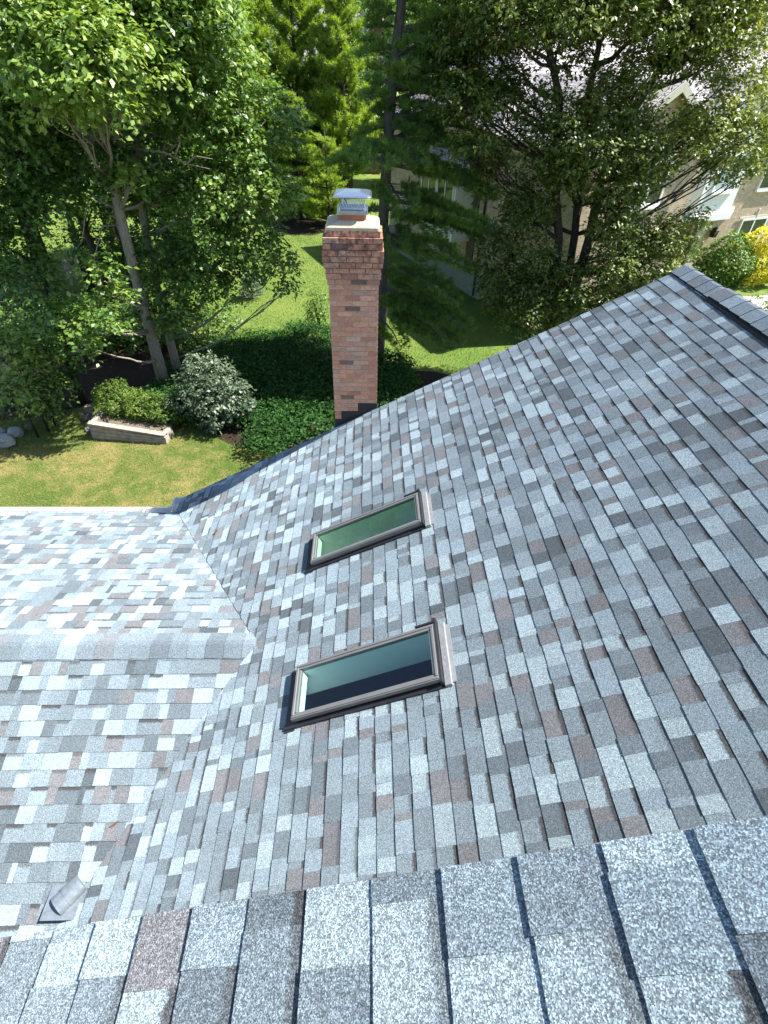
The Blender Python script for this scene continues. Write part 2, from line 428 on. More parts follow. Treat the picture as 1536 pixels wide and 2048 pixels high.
ridge = A_(RIDGE, 0)
rx, rz = ridge[0], ridge[2]
ca.cap((rx, RAKE + .02, rz + .005), (rx, 5.75, rz + .005), (-.19 * ct, 0, -.19 * st_), (.19 * ct, 0, -.19 * st_), 0, 5, .014)
ca.cap((rx, 5.78, rz + .026), (rx, .2, rz + .026), (-.19 * ct, 0, -.19 * st_), (.19 * ct, 0, -.19 * st_), 0, 6, .014)
o = ca.build('ridge_cap', main_roof)
mb = MB()                                        # black ridge vent under the caps, with its baffle
for sgn in (-1, 1):
    def rp(e, y, h): return (rx + sgn * e * ct, y, rz - e * st_ + h)
    mb.prism([rp(.02, 5.8, .004), rp(.218, 5.8, .004), rp(.218, .2, .004), rp(.02, .2, .004)], [rp(.02, 5.8, .024), rp(.205, 5.8, .020), rp(.205, .2, .020), rp(.02, .2, .024)])
    for i in range(60):
        y = 5.75 - i * .09
        mb.box((rx + sgn * .212 * ct - .008, y - .03, rz - .212 * st_ + .004), (rx + sgn * .212 * ct + .008, y, rz - .212 * st_ + .016))
mb.build('ridge_vent', BLACKP, main_roof)
# other slope, deck, rake trim
mb = MB()
def other(e, y, h=0): return (rx + e * ct, y, rz - e * st_ + h)
mb.prism([other(.01, -1, -.03), other(8.2, -1, -.03), other(8.2, RAKE, -.03), other(.01, RAKE, -.03)], [other(.01, -1, 0), other(8.2, -1, 0), other(8.2, RAKE, 0), other(.01, RAKE, 0)])
ROOFC = mat_courses('grey shingle courses', (.33, .36, .40), (.22, .24, .27))
hp(mb.build('rear_roof', ROOFC))
mb = MB()                                        # plywood deck with skylight openings
ys = [-1] + sorted([a for k in SKY for a in (k[2] + .02, k[3] - .02)]) + [RAKE - .03]
ss = [EAVE + .02, SKY[0][0] + .02, SKY[0][1] - .02, RIDGE]
for i in range(len(ys) - 1):
    for j in range(3):
        if i in (1, 3) and j == 1: continue
        a = [A_(ss[j], ys[i], -.012), A_(ss[j+1], ys[i], -.012), A_(ss[j+1], ys[i+1], -.012), A_(ss[j], ys[i+1], -.012)]
        mb.poly(a)
hp(mb.build('roof_deck', TIMBER))
mb = MB()                                        # drip edge and rake board along the gable end
for (y0, y1, h0, h1) in ((RAKE - .012, RAKE + .004, -.05, -.0065), (RAKE - .06, RAKE - .014, -.22, -.012)):
    mb.prism([A_(EAVE, y0, h0), A_(RIDGE, y0, h0), A_(RIDGE, y1, h0), A_(EAVE, y1, h0)], [A_(EAVE, y0, h1), A_(RIDGE, y0, h1), A_(RIDGE, y1, h1), A_(EAVE, y1, h1)])
hp(mb.build('rake_board', ALU))

# cross wing
wing = Shingles()
XL = -13.0
VB = np.array([0, -cb, sb]); NB = np.array([0, sb, cb])
LB = (6.31 - YR) / cb
OB = np.array([0, 6.31, ZR - PB * (6.31 - YR)])
# valley limit x <= xv(v)
def xv(z): return (z - zA0) / (st_ / ct) * 1.0
def zA_x(x): return OA[2] + (x - OA[0]) * tt
x_e = OA[0] + (OB[2] - OA[2]) / tt; x_r = OA[0] + (ZR - OA[2]) / tt
hb = (-1, (x_r - x_e) / LB, x_e + .03)
wing.field(OB, (1, 0, 0), VB, NB, XL, x_r + .05, 0, LB - .01, (hb,), (), 21)
VC = np.array([0, cb, sb]); NC = np.array([0, -sb, cb])
yc = -.9; LC = (YR - yc) / cb
OC = np.array([0, yc, ZR - PB * (YR - yc)])
x_c = OA[0] + (OC[2] - OA[2]) / tt
hc = (-1, (x_r - x_c) / LC, x_c + .08)
wing.field(OC, (1, 0, 0), VC, NC, XL, x_r + .05, 0, LC - .01, (hc,), (), 22)
wing_roof = hp(wing.build('wing_roof'))
wing_roof['label'] = 'lower grey shingled wing roof with a level ridge, left of the valley'
cw = Shingles()
cw.cap((x_r + .10, YR, ZR - .004), (XL, YR, ZR - .004), (0, .165 * cb, -.165 * sb), (0, -.165 * cb, -.165 * sb), 0, 8, .012, .19)
cw.build('ridge_cap', wing_roof)
mb = MB()
mb.poly([(XL, 6.29, OB[2] - .012), (x_e + .3, 6.29, OB[2] - .012), (x_r + .3, YR, ZR - .014), (XL, YR, ZR - .014)])
mb.poly([(XL, YR, ZR - .014), (x_r + .3, YR, ZR - .014), (x_c + .3, yc, OC[2] - .012), (XL, yc, OC[2] - .012)])
hp(mb.build('roof_deck', TIMBER))

# upper roof under our feet
up_r = Shingles()
OU = -1.035 * NA + np.array([0, 0, H])
URAKE = .245
up_r.field(OU, U_A, SA, NA, -2.2, URAKE, -2.6 - .083, 4.4, (), (), 37)
upper = hp(up_r.build('upper_roof')); upper['label'] = 'close grey shingles of the upper roof along the bottom of the view'
def U_(s, y, h=0.0): return OU + s * SA + np.array([0, y, 0]) + h * NA
mb = MB()
mb.prism([U_(-2.6, URAKE - .012, -.05), U_(4.4, URAKE - .012, -.05), U_(4.4, URAKE + .003, -.05), U_(-2.6, URAKE + .003, -.05)], [U_(-2.6, URAKE - .012, -.0065), U_(4.4, URAKE - .012, -.0065), U_(4.4, URAKE + .003, -.0065), U_(-2.6, URAKE + .003, -.0065)])
hp(mb.build('drip_edge', BRONZE))
mb = MB()
mb.prism([U_(-2.6, -2.2, -.10), U_(4.4, -2.2, -.10), U_(4.4, .10, -.10), U_(-2.6, .10, -.10)], [U_(-2.6, -2.2, -.012), U_(4.4, -2.2, -.012), U_(4.4, .10, -.012), U_(-2.6, .10, -.012)])
a, b = U_(-2.5, .05), U_(4.4, .05)
mb.prism([(a[0], -2.1, 3.0), (b[0], -2.1, 3.0), (b[0], .05, 3.0), (a[0], .05, 3.0)], [(a[0], -2.1, a[2] - .12), (b[0], -2.1, b[2] - .12), (b[0], .05, b[2] - .12), (a[0], .05, a[2] - .12)])
hp(mb.build('upper_wall', SIDING))
# walls below
mb = MB()
e = A_(EAVE + .45, 0)
mb.prism([(e[0], 0.2, 0), (rx + 6.6, 0.2, 0), (rx + 6.6, 6.45, 0), (e[0], 6.45, 0)], [(e[0], 0.2, e[2] - .3), (e[0] + .01, 0.2, e[2] - .3), (e[0] + .01, 6.45, e[2] - .3), (e[0], 6.45, e[2] - .3)])
mb.poly([(e[0], 6.46, 0), (rx + 6.6, 6.46, 0), (rx + 6.6, 6.46, e[2] - .3), (rx, 6.46, rz - .25), (e[0], 6.46, e[2] - .3)])
mb.box((XL + .4, 5.8, 0), (x_e - .2, 6.0, OB[2] - .12))
hp(mb.build('wall', SIDING))
# gutter along the wing eave and the short end piece
mb = MB()
gy, gz = 6.31, OB[2]
def gutter(x0, x1, y, z):
    mb.box((x0, y - .012, z - .12), (x1, y + .004, z - .012)); mb.box((x0, y + .004, z - .12), (x1, y + .12, z - .105)); mb.box((x0, y + .108, z - .105), (x1, y + .122, z - .004))
    mb.box((x0, y + .095, z - .012), (x1, y + .108, z - .004))
gutter(XL, -3.28, gy + .02, gz)
x = -3.75
while x > XL:
    mb.box((x - .012, gy + .024, gz - .02), (x + .012, gy + .128, gz - .006)); x -= .62
mb.box((-3.28, gy + .0, gz - .12), (-3.27, gy + .145, gz + .01))
gut = hp(mb.build('gutter', ALU))
mb = MB()
ex = A_(EAVE, 0)[0]; ez = A_(EAVE, 0)[2]
mb.box((ex - .125, 6.44, ez - .13), (ex - .115, RAKE + .01, ez + .0)); mb.box((ex - .115, 6.44, ez - .13), (ex - .01, RAKE + .01, ez - .118)); mb.box((ex - .01, 6.40, ez - .13), (ex + .0, RAKE + .01, ez - .012))
mb.box((ex - .13, RAKE + .008, ez - .135), (ex + .0, RAKE + .018, ez + .012))
T = Matrix.Translation((ex - .03, 6.42, ez + .03)) @ Matrix.Rotation(math.radians(24), 4, 'Z')
mb.box((-.10, -.006, -.12), (.02, .006, .055), T=T)
hp(mb.build('gutter_end', ALU))

# a few bits blown onto the roof
DRYL = simple('dry leaf', (.16, .085, .035), .8, 0, 60, .3, .2)
def dry_leaf(p, n, ang, l, w, lab):
    n = Vector(n).normalized(); t = Vector((math.cos(ang), math.sin(ang), 0)); t = (t - n * t.dot(n)).normalized(); b = n.cross(t); mb = MB(); rows = []
    for i in range(7):
        q = i / 6; ww = w * math.sin(math.pi * min(1, q * .96 + .02)) ** .8 + .0008; h = .010 + .012 * q * q
        rows.append([tuple(t * (l * (q - .5)) + b * (ww * k) + n * (h + abs(k) * .006)) for k in (-1, 0, 1)])
    for i in range(6):
        for k in (0, 1): mb.poly([rows[i][k], rows[i+1][k], rows[i+1][k+1], rows[i][k+1]])
    tag(mb.build('fallen_leaf', DRYL, loc=tuple(p)), lab, 'leaf')
dry_leaf(A_(-4.37, 5.29), NA, .4, .09, .028, 'small brown dry leaf on the main slope below the chimney shadow')
dry_leaf((-2.26, 1.53, H - 5.135), NC, .6, .085, .007, 'thin curled dry leaf on the lower slope near the valley')

# galvanised vent hood where the two roofs meet
vent_c = Vector((-2.5, 1.05, H - 5.27))
mb = MB()
axis = Vector((.22, .26, 0)).normalized(); perp = Vector((-axis.y, axis.x, 0))
axis = (axis + Vector((0, 0, .10))).normalized()
L, Rr = .22, .085
prof = []
for i in range(13):
    a = math.radians(-12 + 204 * i / 12)
    prof.append((math.cos(a) * Rr, math.sin(a) * Rr * .72))
def vp(t, q, k=1.0): return vent_c + axis * t + perp * q[0] * k + Vector((0, 0, 1)) * (q[1] * k + .012)
st = [(-L / 2, 1.04), (-L / 2 + .03, 1.04), (-L / 2 + .032, .98), (0 - .03, .98), (-.028, 1.03), (.01, 1.03), (.012, .97), (L / 2, .95)]
for i in range(len(st) - 1):
    for j in range(12):
        mb.poly([vp(st[i][0], prof[j], st[i][1]), vp(st[i+1][0], prof[j], st[i+1][1]), vp(st[i+1][0], prof[j+1], st[i+1][1]), vp(st[i][0], prof[j+1], st[i][1])])
mb.poly([vp(L / 2, q, .95) for q in prof])
mb.box((vent_c.x - .17, vent_c.y - .17, vent_c.z - .004), (vent_c.x + .17, vent_c.y + .17, vent_c.z + .003))
DULL = simple('dull aged galvanised', (.20, .23, .26), .5, .35, 25, .2, .1, 40)
vo = hp(mb.build('vent_hood', DULL)); vo['label'] = 'galvanised half-round vent hood at the bottom of the valley'

# ---------------------------------------------------------------- skylights
GL1 = mat_glass('green tinted glass', (.52, .74, .60)); GL2 = mat_glass('blue tinted glass', (.62, .86, .84))
def skylight(k, glass, label, dp):
    s0, s1, y0, y1 = SKY[k]
    mb = MB()
    def bx(a, b, c, d, h0, h1, mi=0, ins=0.0):
        p = lambda s, y, h: A_(s, y, h)
        mb.prism([p(a, c, h0), p(b, c, h0), p(b, d, h0), p(a, d, h0)], [p(a + ins, c + ins, h1), p(b - ins, c + ins, h1), p(b - ins, d - ins, h1), p(a + ins, d - ins, h1)], mi)
    # curb
    cw_ = .028
    for (a, b, c, d) in ((s0, s1, y0, y0 + cw_), (s0, s1, y1 - cw_, y1), (s0, s0 + cw_, y0 + cw_, y1 - cw_), (s1 - cw_, s1, y0 + cw_, y1 - cw_)):
        bx(a, b, c, d, -.02, .062)
    # sash cladding: stepped outer lip + inner sloped bead
    fo, fw = .014, .043
    for (a, b, c, d) in ((s0 - fo, s1 + fo, y0 - fo, y0 + fw), (s0 - fo, s1 + fo, y1 - fw, y1 + fo), (s0 - fo, s0 + fw, y0 + fw + .001, y1 - fw - .001), (s1 - fw, s1 + fo, y0 + fw + .001, y1 - fw - .001)):
        bx(a, b, c, d, .052, .090, 0, .003)
    for (a, b, c, d) in ((s0 - .004, s1 + .004, y0 - .004, y0 + .02), (s0 - .004, s1 + .004, y1 - .02, y1 + .004), (s0 - .004, s0 + .02, y0 + .021, y1 - .021), (s1 - .02, s1 + .004, y0 + .021, y1 - .021)):
        bx(a, b, c, d, .0905, .099, 0, .003)
    fr = hp(mb.build('skylight', BRONZE)); fr['label'] = label
    mb = MB(); g = .046
    mb.prism([A_(s0 + g - .01, y0 + g - .01, .074), A_(s1 - g + .01, y0 + g - .01, .074), A_(s1 - g + .01, y1 - g + .01, .074), A_(s0 + g - .01, y1 - g + .01, .074)][::-1], [A_(s0 + g - .01, y0 + g - .01, .070), A_(s1 - g + .01, y0 + g - .01, .070), A_(s1 - g + .01, y1 - g + .01, .070), A_(s0 + g - .01, y1 - g + .01, .070)][::-1])
    mb.f = mb.f[:1]; mb.m = mb.m[:1]; mb.c = mb.c[:1]; mb.v = mb.v[:4]
    mb.build('pane', glass, fr)
    mb = MB()
    bx(s0 - .115, s0 - .018, y0 - .07, y1 + .02, .0085, .014)          # apron, low end
    bx(s0 - .12, s1 + .02, y0 - .05, y0 - .001, .0095, .022)           # side nearest us
    bx(s0 - .02, s1 + .04, y1 + .001, y1 + .05, .0135, .022)
    bx(s1 + .004, s1 + .028, y0 - .03, y1 + .07, .0135, .09)
    bx(s1 - .16, s1 + .03, y1 + .018, y1 + .034, .02, .10)
    for i in range(6): bx(s0 - .075, s0 - .066, y0 + .03 + i * .09, y0 + .039 + i * .09, .019, .024)
    mb.build('flashing', BLACKF, fr)
    mb = MB(); bx(s1 + .03, s1 + .09, y0 - .05, y1 + .04, .009, .04, 0, .004); bx(s1 + .091, s1 + .125, y0 - .02, y1 + .02, .008, .012)
    mb.build('head_flashing', HEADF, fr)
    # painted liner, then a plastered shaft that flares at the low end, down into a dim room
    mb = MB(); q = .038
    a, b, c, d = s0 + q, s1 - q, y0 + q, y1 - q
    P = lambda s, y, h: A_(s, y, h)
    def ring(m, lo, hi, h0, h1):
        (a, b, c, d), (e, f, g_, k_) = hi, lo
        m.poly([P(a, c, h1), P(b, c, h1), P(f, g_, h0), P(e, g_, h0)]); m.poly([P(e, k_, h0), P(f, k_, h0), P(b, d, h1), P(a, d, h1)])
        m.poly([P(a, d, h1), P(a, c, h1), P(e, g_, h0), P(e, k_, h0)]); m.poly([P(b, c, h1), P(b, d, h1), P(f, k_, h0), P(f, g_, h0)])
    ring(mb, (a, b, c, d), (a, b, c, d), -.03, .066); mb.build('liner', DRYWALL, fr)
    mb = MB(); fl = (a - .55 * -dp * 1.35, b + .05, c - .01, d + .01)
    ring(mb, fl, (a - .004, b + .004, c - .004, d + .004), dp, -.029); mb.build('light_shaft', DRYWALL, fr)
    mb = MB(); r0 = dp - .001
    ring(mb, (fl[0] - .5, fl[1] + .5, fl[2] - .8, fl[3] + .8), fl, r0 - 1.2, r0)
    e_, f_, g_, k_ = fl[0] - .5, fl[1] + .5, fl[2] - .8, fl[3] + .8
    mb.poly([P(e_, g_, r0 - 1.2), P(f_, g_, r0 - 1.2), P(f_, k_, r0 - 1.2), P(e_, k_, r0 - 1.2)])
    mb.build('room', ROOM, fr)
skylight(0, GL1, 'skylight nearer the chimney with plain green glass', -.62)
skylight(1, GL2, 'skylight nearer the camera with green and dark blue bands in its glass', -.36)

# ---------------------------------------------------------------- chimney
def brick_col(r, dark=0.0):
    base = r.choice(((.62, .30, .19), (.57, .265, .17), (.66, .335, .22), (.61, .32, .225), (.53, .245, .165), (.56, .335, .25)))
    if r.random() < .05: base = (.24, .15, .12)
    j = r.uniform(.86, 1.12) * (1 - dark); return tuple(x * j for x in base) + (1,)
CXc, CYF, CDP, CW = -.178, 6.725, .56, .64
mb = MB(); r = random.Random(4)
ch, bh, gap = .0685, .0600, .0085
ztop = H - 1.525
spec = [.665, .73, .73, .757, .757, .74, .70, .70, .668] + [CW] * 100
z = ztop; k = 0
mort = MB()
while z > -.05:
    w = spec[k]; ex_ = (w - CW) / 2
    x0, x1 = CXc - w / 2, CXc + w / 2; y0, y1 = CYF - ex_, CYF + CDP + ex_
    z1 = z; z0 = z - bh; dk = .16 if k < 9 else 0
    def row(a0, a1, fn, off):
        u = a0 - off
        while u < a1 - .02:
            b0, b1 = max(u, a0), min(u + .194, a1)
            if a1 - b1 < .03: b1 = a1
            if b1 - b0 > .02: fn(b0, b1)
            u += .204 if b1 < a1 else 9
    off = 0 if k % 2 else .102
    jj = lambda: r.uniform(-.0015, .0015)
    row(x0, x1, lambda a, b: mb.box((a, y0 + jj(), z0), (b, y0 + .09, z1 + jj() * .5), 0, brick_col(r, dk)), off)
    row(x0, x1, lambda a, b: mb.box((a, y1 - .09, z0), (b, y1, z1), 0, brick_col(r, dk)), off)
    row(y0 + .091, y1 - .091, lambda a, b: mb.box((x0 + jj(), a, z0), (x0 + .09, b, z1), 0, brick_col(r, dk)), off)
    row(y0 + .091, y1 - .091, lambda a, b: mb.box((x1 - .09, a, z0), (x1 + jj(), b, z1), 0, brick_col(r, dk)), off)
    m = .004
    mb.box((x0 + m, y0 + m, z0 - gap - .0005), (x1 - m, y1 - m, z1 - .003), 1)
    z -= ch; k += 1
chim = hp(mb.build('chimney', [BRICK, MORTAR])); chim['label'] = 'tall red brick chimney with corbelled top'
mb = MB(); zc = ztop + .002; w = .665
def rr(w, d, rad, z, cx=CXc, cy=CYF + CDP / 2, n=4):
    pts = []
    for (sx, sy, a0) in ((1, 1, 0), (-1, 1, 90), (-1, -1, 180), (1, -1, 270)):
        for i in range(n + 1):
            a = math.radians(a0 + 90 * i / n); pts.append((cx + sx * (w / 2 - rad) + rad * math.cos(a), cy + sy * (d / 2 - rad) + rad * math.sin(a), z))
    return pts
dC = CDP + .025
rings = [rr(w - .005, dC - .005, .03, zc), rr(w - .01, dC - .01, .04, zc + .03), rr(w - .05, dC - .05, .05, zc + .05), rr(.36, .36, .04, zc + .085)]
def loft(mb, rings, mi=0, cap=True):
    for i in range(len(rings) - 1):
        n = len(rings[i])
        for j in range(n):
            j2 = (j + 1) % n; mb.poly([rings[i][j], rings[i][j2], rings[i+1][j2], rings[i+1][j]], mi)
    if cap: mb.poly(rings[-1], mi); mb.poly(rings[0][::-1], mi)
loft(mb, rings); mb.build('cement_crown', CEMENT, chim)
fz = zc + .05
mb = MB(); loft(mb, [rr(.325, .325, .02, fz), rr(.325, .325, .02, fz + .12)]); mb.build('flue_liner', TERRA, chim)
mb = MB(); cz = fz + .095                        # collar
loft(mb, [rr(.365, .365, .012, cz), rr(.365, .365, .012, cz + .045)], cap=False)
loft(mb, [rr(.35, .35, .012, cz + .0449), rr(.35, .35, .012, cz)], cap=False)
loft(mb, [rr(.365, .365, .012, cz + .045), rr(.35, .35, .012, cz + .045)], cap=False)
mb.poly(rr(.355, .355, .012, cz + .032)); loft(mb, [rr(.295, .295, .006, cz + .032), rr(.295, .295, .006, cz + .05)], cap=False)
for q in (-.08, .09): mb.box((CXc + q, CYF + CDP / 2 - .19, cz + .015), (CXc + q + .012, CYF + CDP / 2 - .182, cz + .027))
mb.build('collar', GALV, chim)
mb = MB(); mz0, mz1, hw_ = cz + .035, cz + .195, .142
cy_ = CYF + CDP / 2
for (ox, oy, ux, uy) in ((-hw_, -hw_, 1, 0), (-hw_, hw_, 1, 0), (-hw_, -hw_, 0, 1), (hw_, -hw_, 0, 1)):
    n = 9
    for i in range(-4, n):
        for sgn in (0, 1):
            a0 = i * (2 * hw_ / n); a1 = a0 + (mz1 - mz0) * .5
            t0 = max(0, -a0 / (a1 - a0)); t1 = min(1, (2 * hw_ - a0) / (a1 - a0))
            if t1 <= t0: continue
            p = []
            for t in (t0, t1):
                u = a0 + t * (a1 - a0); u = 2 * hw_ - u if sgn else u
                p.append((CXc + ox + ux * u, cy_ + oy + uy * u, mz0 + t * (mz1 - mz0)))
            mb.tube(p, .0034, 4)
mb.build('spark_screen', GALV, chim)
mb = MB(); lz = mz1 - .002
loft(mb, [rr(.44, .46, .05, lz - .018), rr(.455, .475, .055, lz - .012), rr(.455, .475, .055, lz - .004), rr(.44, .46, .05, lz + .002), rr(.40, .42, .06, lz + .012), rr(.20, .22, .05, lz + .03)])
mb.build('rain_cap', GALV, chim)
mb = MB()                                        # stepped black flashing where the roof meets the brick
yf = CYF - .006
def stp(x0, x1, z1):
    za = zA_x(x0) - .05; zb = zA_x(x1) - .05
    mb.prism([(x0, yf - .004, za), (x1, yf - .004, zb), (x1, yf + .02, zb), (x0, yf + .02, za)], [(x0, yf - .004, z1), (x1, yf - .004, z1), (x1, yf + .02, z1), (x0, yf + .02, z1)])
xl = CXc - CW / 2 - .006
stp(xl, xl + .105, H - 4.12); stp(xl + .105, xl + .36, H - 3.985); stp(xl + .36, CXc + CW / 2 + .006, H - 3.845)
mb.build('step_flashing', BLACKF, chim)

# ================================================================== VEGETATION
def unit(a): return a / (np.linalg.norm(a, axis=-1, keepdims=True) + 1e-9)
def leaves(C, Nn, Dd, L, W):
    """rhombic leaves: centres, normals, pointing directions, lengths, widths"""
    Sd = unit(np.cross(Nn, Dd)); L = L[:, None] * .5; W = W[:, None] * .5
    V = np.stack([C - Dd * L, C + Sd * W - Dd * L * .1, C + Dd * L, C - Sd * W - Dd * L * .1], 1)
    V[:, 1] += Nn * W * .35; V[:, 3] += Nn * W * .35
    return V.reshape(-1, 3), np.arange(len(C) * 4).reshape(-1, 4)
def rdir(n): return unit(rng.normal(size=(n, 3)))
class Foliage:
    def __init__(s): s.V = []; s.F = []; s.R = []; s.n = 0
    def add(s, V, Fq, r): s.V.append(V); s.F.append(Fq + s.n); s.R.append(r); s.n += len(V)
    def broad(s, c, rad, n_twig, per=10, leaf=.11, spread=.20, hue=.5, squash=.8, droop=.25, asp=.62, lo=-.55, hv=.19, shell=.62):
        d = rdir(int(n_twig * 1.4)); d = d[d[:, 2] > lo][:n_twig]; n = len(d)
        if n == 0: return
        lump = 1 + .18 * np.sin(d[:, 0] * 5 + c[0] * 3) * np.sin(d[:, 1] * 4 + c[1]) + .12 * np.sin(d[:, 2] * 7 + c[2])
        q = c + d * np.array([rad, rad, rad * squash]) * ((shell + (1 - shell) * rng.random(n) ** .6) * lump)[:, None]
        tw = np.repeat(np.arange(n), per); m = len(tw)
        out = unit(d + [0, 0, .15]); tdir = unit(out + rng.normal(size=(n, 3)) * .35 + [0, 0, -droop])
        k = rng.random(m)
        P = q[tw] + tdir[tw] * ((k - .3) * spread * 2.0)[:, None] + rng.normal(size=(m, 3)) * spread * np.array([.42, .42, .26])
        N = unit(np.array([0, 0, 1.0]) + out[tw] * .55 + rng.normal(size=(m, 3)) * .55)
        Dd = unit(tdir[tw] + rng.normal(size=(m, 3)) * .7 + [0, 0, -droop]); Dd = unit(Dd - N * (Dd * N).sum(1, keepdims=True))
        L = leaf * rng.uniform(.7, 1.3, m)
        r = np.clip(hue + rng.normal(size=n)[tw] * hv * .6 + rng.normal(size=m) * hv, 0, 1)
        V, Fq = leaves(P, N, Dd, L, L * asp); s.add(V, Fq, r)
    def tufts(s, P, axis, n_needle=16, L=.13, W=.011, hue=.5, hv=.15, cone=1.0):
        n = len(P); tw = np.repeat(np.arange(n), n_needle); m = len(tw)
        Dd = unit(axis[tw] + rng.normal(size=(m, 3)) * cone * .6)
        N = unit(np.cross(Dd, rng.normal(size=(m, 3))))
        l = L * rng.uniform(.7, 1.2, m)
        r = np.clip(hue + rng.normal(size=n)[tw] * hv + rng.normal(size=m) * hv * .5, 0, 1)
        V, Fq = leaves(P[tw] + Dd * (l * .5)[:, None], N, Dd, l, np.full(m, W)); s.add(V, Fq, r)
    def build(s, name, mat, parent=None):
        return big_mesh(name, np.concatenate(s.V), np.concatenate(s.F), mat, parent, dict(rnd=np.concatenate(s.R)))

LEAF_MAPLE = leafmat('maple leaf', [(0, (.035, .085, .018)), (.45, (.105, .195, .038)), (.75, (.19, .29, .06)), (1, (.30, .38, .10))], .30, .40, spec=.45)
LEAF_DARK = leafmat('olive leaf', [(0, (.05, .078, .018)), (.5, (.125, .175, .04)), (.8, (.22, .265, .06)), (1, (.33, .34, .10))], .36, .42, spec=.4)
LEAF_LIME = leafmat('light green leaf', [(0, (.06, .12, .016)), (.45, (.15, .25, .034)), (.75, (.24, .34, .052)), (1, (.33, .42, .08))], .36, .45)
LEAF_GREY = leafmat('grey green leaf', [(0, (.025, .05, .025)), (.5, (.075, .115, .065)), (1, (.24, .29, .20))], .2, .38)
LEAF_YEW = leafmat('hedge leaf', [(0, (.03, .075, .01)), (.5, (.085, .16, .02)), (1, (.20, .25, .035))], .25, .5)
LEAF_COVER = leafmat('ground cover leaf', [(0, (.014, .05, .012)), (.5, (.035, .105, .022)), (1, (.085, .18, .04))], .3, .65, spec=.15)
LEAF_YELLOW = leafmat('golden leaf', [(0, (.45, .42, .012)), (.5, (.68, .62, .015)), (1, (.85, .78, .03))], .3, .5, (1.1, 1.1, .6))
LEAF_BOX = leafmat('clipped shrub leaf', [(0, (.04, .10, .01)), (.5, (.10, .20, .018)), (1, (.18, .29, .03))], .3, .45)
NEEDLE = leafmat('pine needle', [(0, (.05, .11, .032)), (.5, (.13, .23, .06)), (.85, (.23, .34, .085)), (1, (.32, .42, .10))], .42, .5)
NEEDLE_LIME = leafmat('bright conifer needle', [(0, (.09, .15, .022)), (.5, (.22, .32, .045)), (1, (.38, .46, .085))], .38, .5)
NEEDLE_BLUE = leafmat('blue spruce needle', [(0, (.06, .10, .10)), (.5, (.14, .20, .20)), (1, (.26, .33, .33))], .1, .5)
GRASSM = leafmat('grass blade', [(0, (.05, .105, .014)), (.4, (.10, .165, .03)), (.6, (.23, .235, .08)), (1, (.42, .35, .15))], .3, .6)

def curve(a, b, n=6, sag=0.0, wob=.06):
    a, b = np.array(a, float), np.array(b, float); L = np.linalg.norm(b - a); out = []
    for i in range(n + 1):
        t = i / n; p = a + (b - a) * t; p[2] += math.sin(math.pi * t) * sag * L
        if 0 < i < n: p += rng.normal(size=3) * wob * L / n
        out.append(p)
    return out
def near_on(paths, p, back=.55):
    best = None
    for P in paths:
        for i in range(len(P) - 1):
            for t in (0, .5):
                q = P[i] * (1 - t) + P[i+1] * t
                hd = np.hypot(*(q - p)[:2]); target = p[2] - back * hd
                s = abs(q[2] - target) + .25 * hd
                if best is None or s < best[0]: best = (s, q)
    return best[1]
def broad_tree(name, label, cat, stems, r0, blobs, mat, bark, leaf=.11, dens=75, per=10, hue=.5, group=None, spread=.2, twigs=5, squash=.8, droop=.25, asp=.62, taper=.35, deadlimb=()):
    """stems: list of polylines (first point on the ground); blobs: (x,y,z,r[,hue])"""
    base = stems[0][0]
    root = empty(name, (base[0], base[1], 0)); tag(root, label, cat, group)
    mb = MB(); off = np.array([base[0], base[1], 0])
    paths = [[np.array(p, float) for p in s] for s in stems]
    for s, rr_ in zip(paths, r0 if isinstance(r0, (list, tuple)) else [r0] * len(paths)):
        n = len(s); rad = [rr_ * (1 - (1 - taper) * i / (n - 1)) for i in range(n)]; rad[0] *= 1.25
        mb.tube([p - off for p in s], rad, 9)
    fo = Foliage()
    for bl in blobs:
        c = np.array(bl[:3], float); r = bl[3]; h = bl[4] if len(bl) > 4 else hue
        q = near_on(paths, c); cv = curve(q, c, 6, -.06, .08)
        rb = min(.03 + .028 * r, .10); mb.tube([p - off for p in cv], [rb * (1 - .75 * i / 6) for i in range(7)], 6)
        for d in rdir(twigs):
            e = c + d * r * np.array([.85, .85, .6]) + [0, 0, .15 * r]
            t0 = cv[random.choice((3, 4, 5, 6))]
            mb.tube([p - off for p in curve(t0, e, 4, .05, .12)], [.016, .014, .011, .008, .004], 5, cap=False)
        fo.broad(c - off, r, int(dens * r * r), per, leaf, spread, h, squash, droop, asp)
    for dl in deadlimb: mb.tube([np.array(p) - off for p in dl], [.028 * (1 - .8 * i / (len(dl) - 1)) for i in range(len(dl))], 6)
    mb.build('trunk', bark, root, smooth=True)
    fo.build('crown', mat, root)
    return root

def B(px, py, Y, r, hue=None):
    p = at(px, py, Y); return (p[0], p[1], p[2], r) + ((hue,) if hue is not None else ())
def stem(base_px, pts, n0=None):
    b = onground(*base_px) if n0 is None else np.array(n0)
    return [b] + [at(px, py, Y) for px, py, Y in pts]

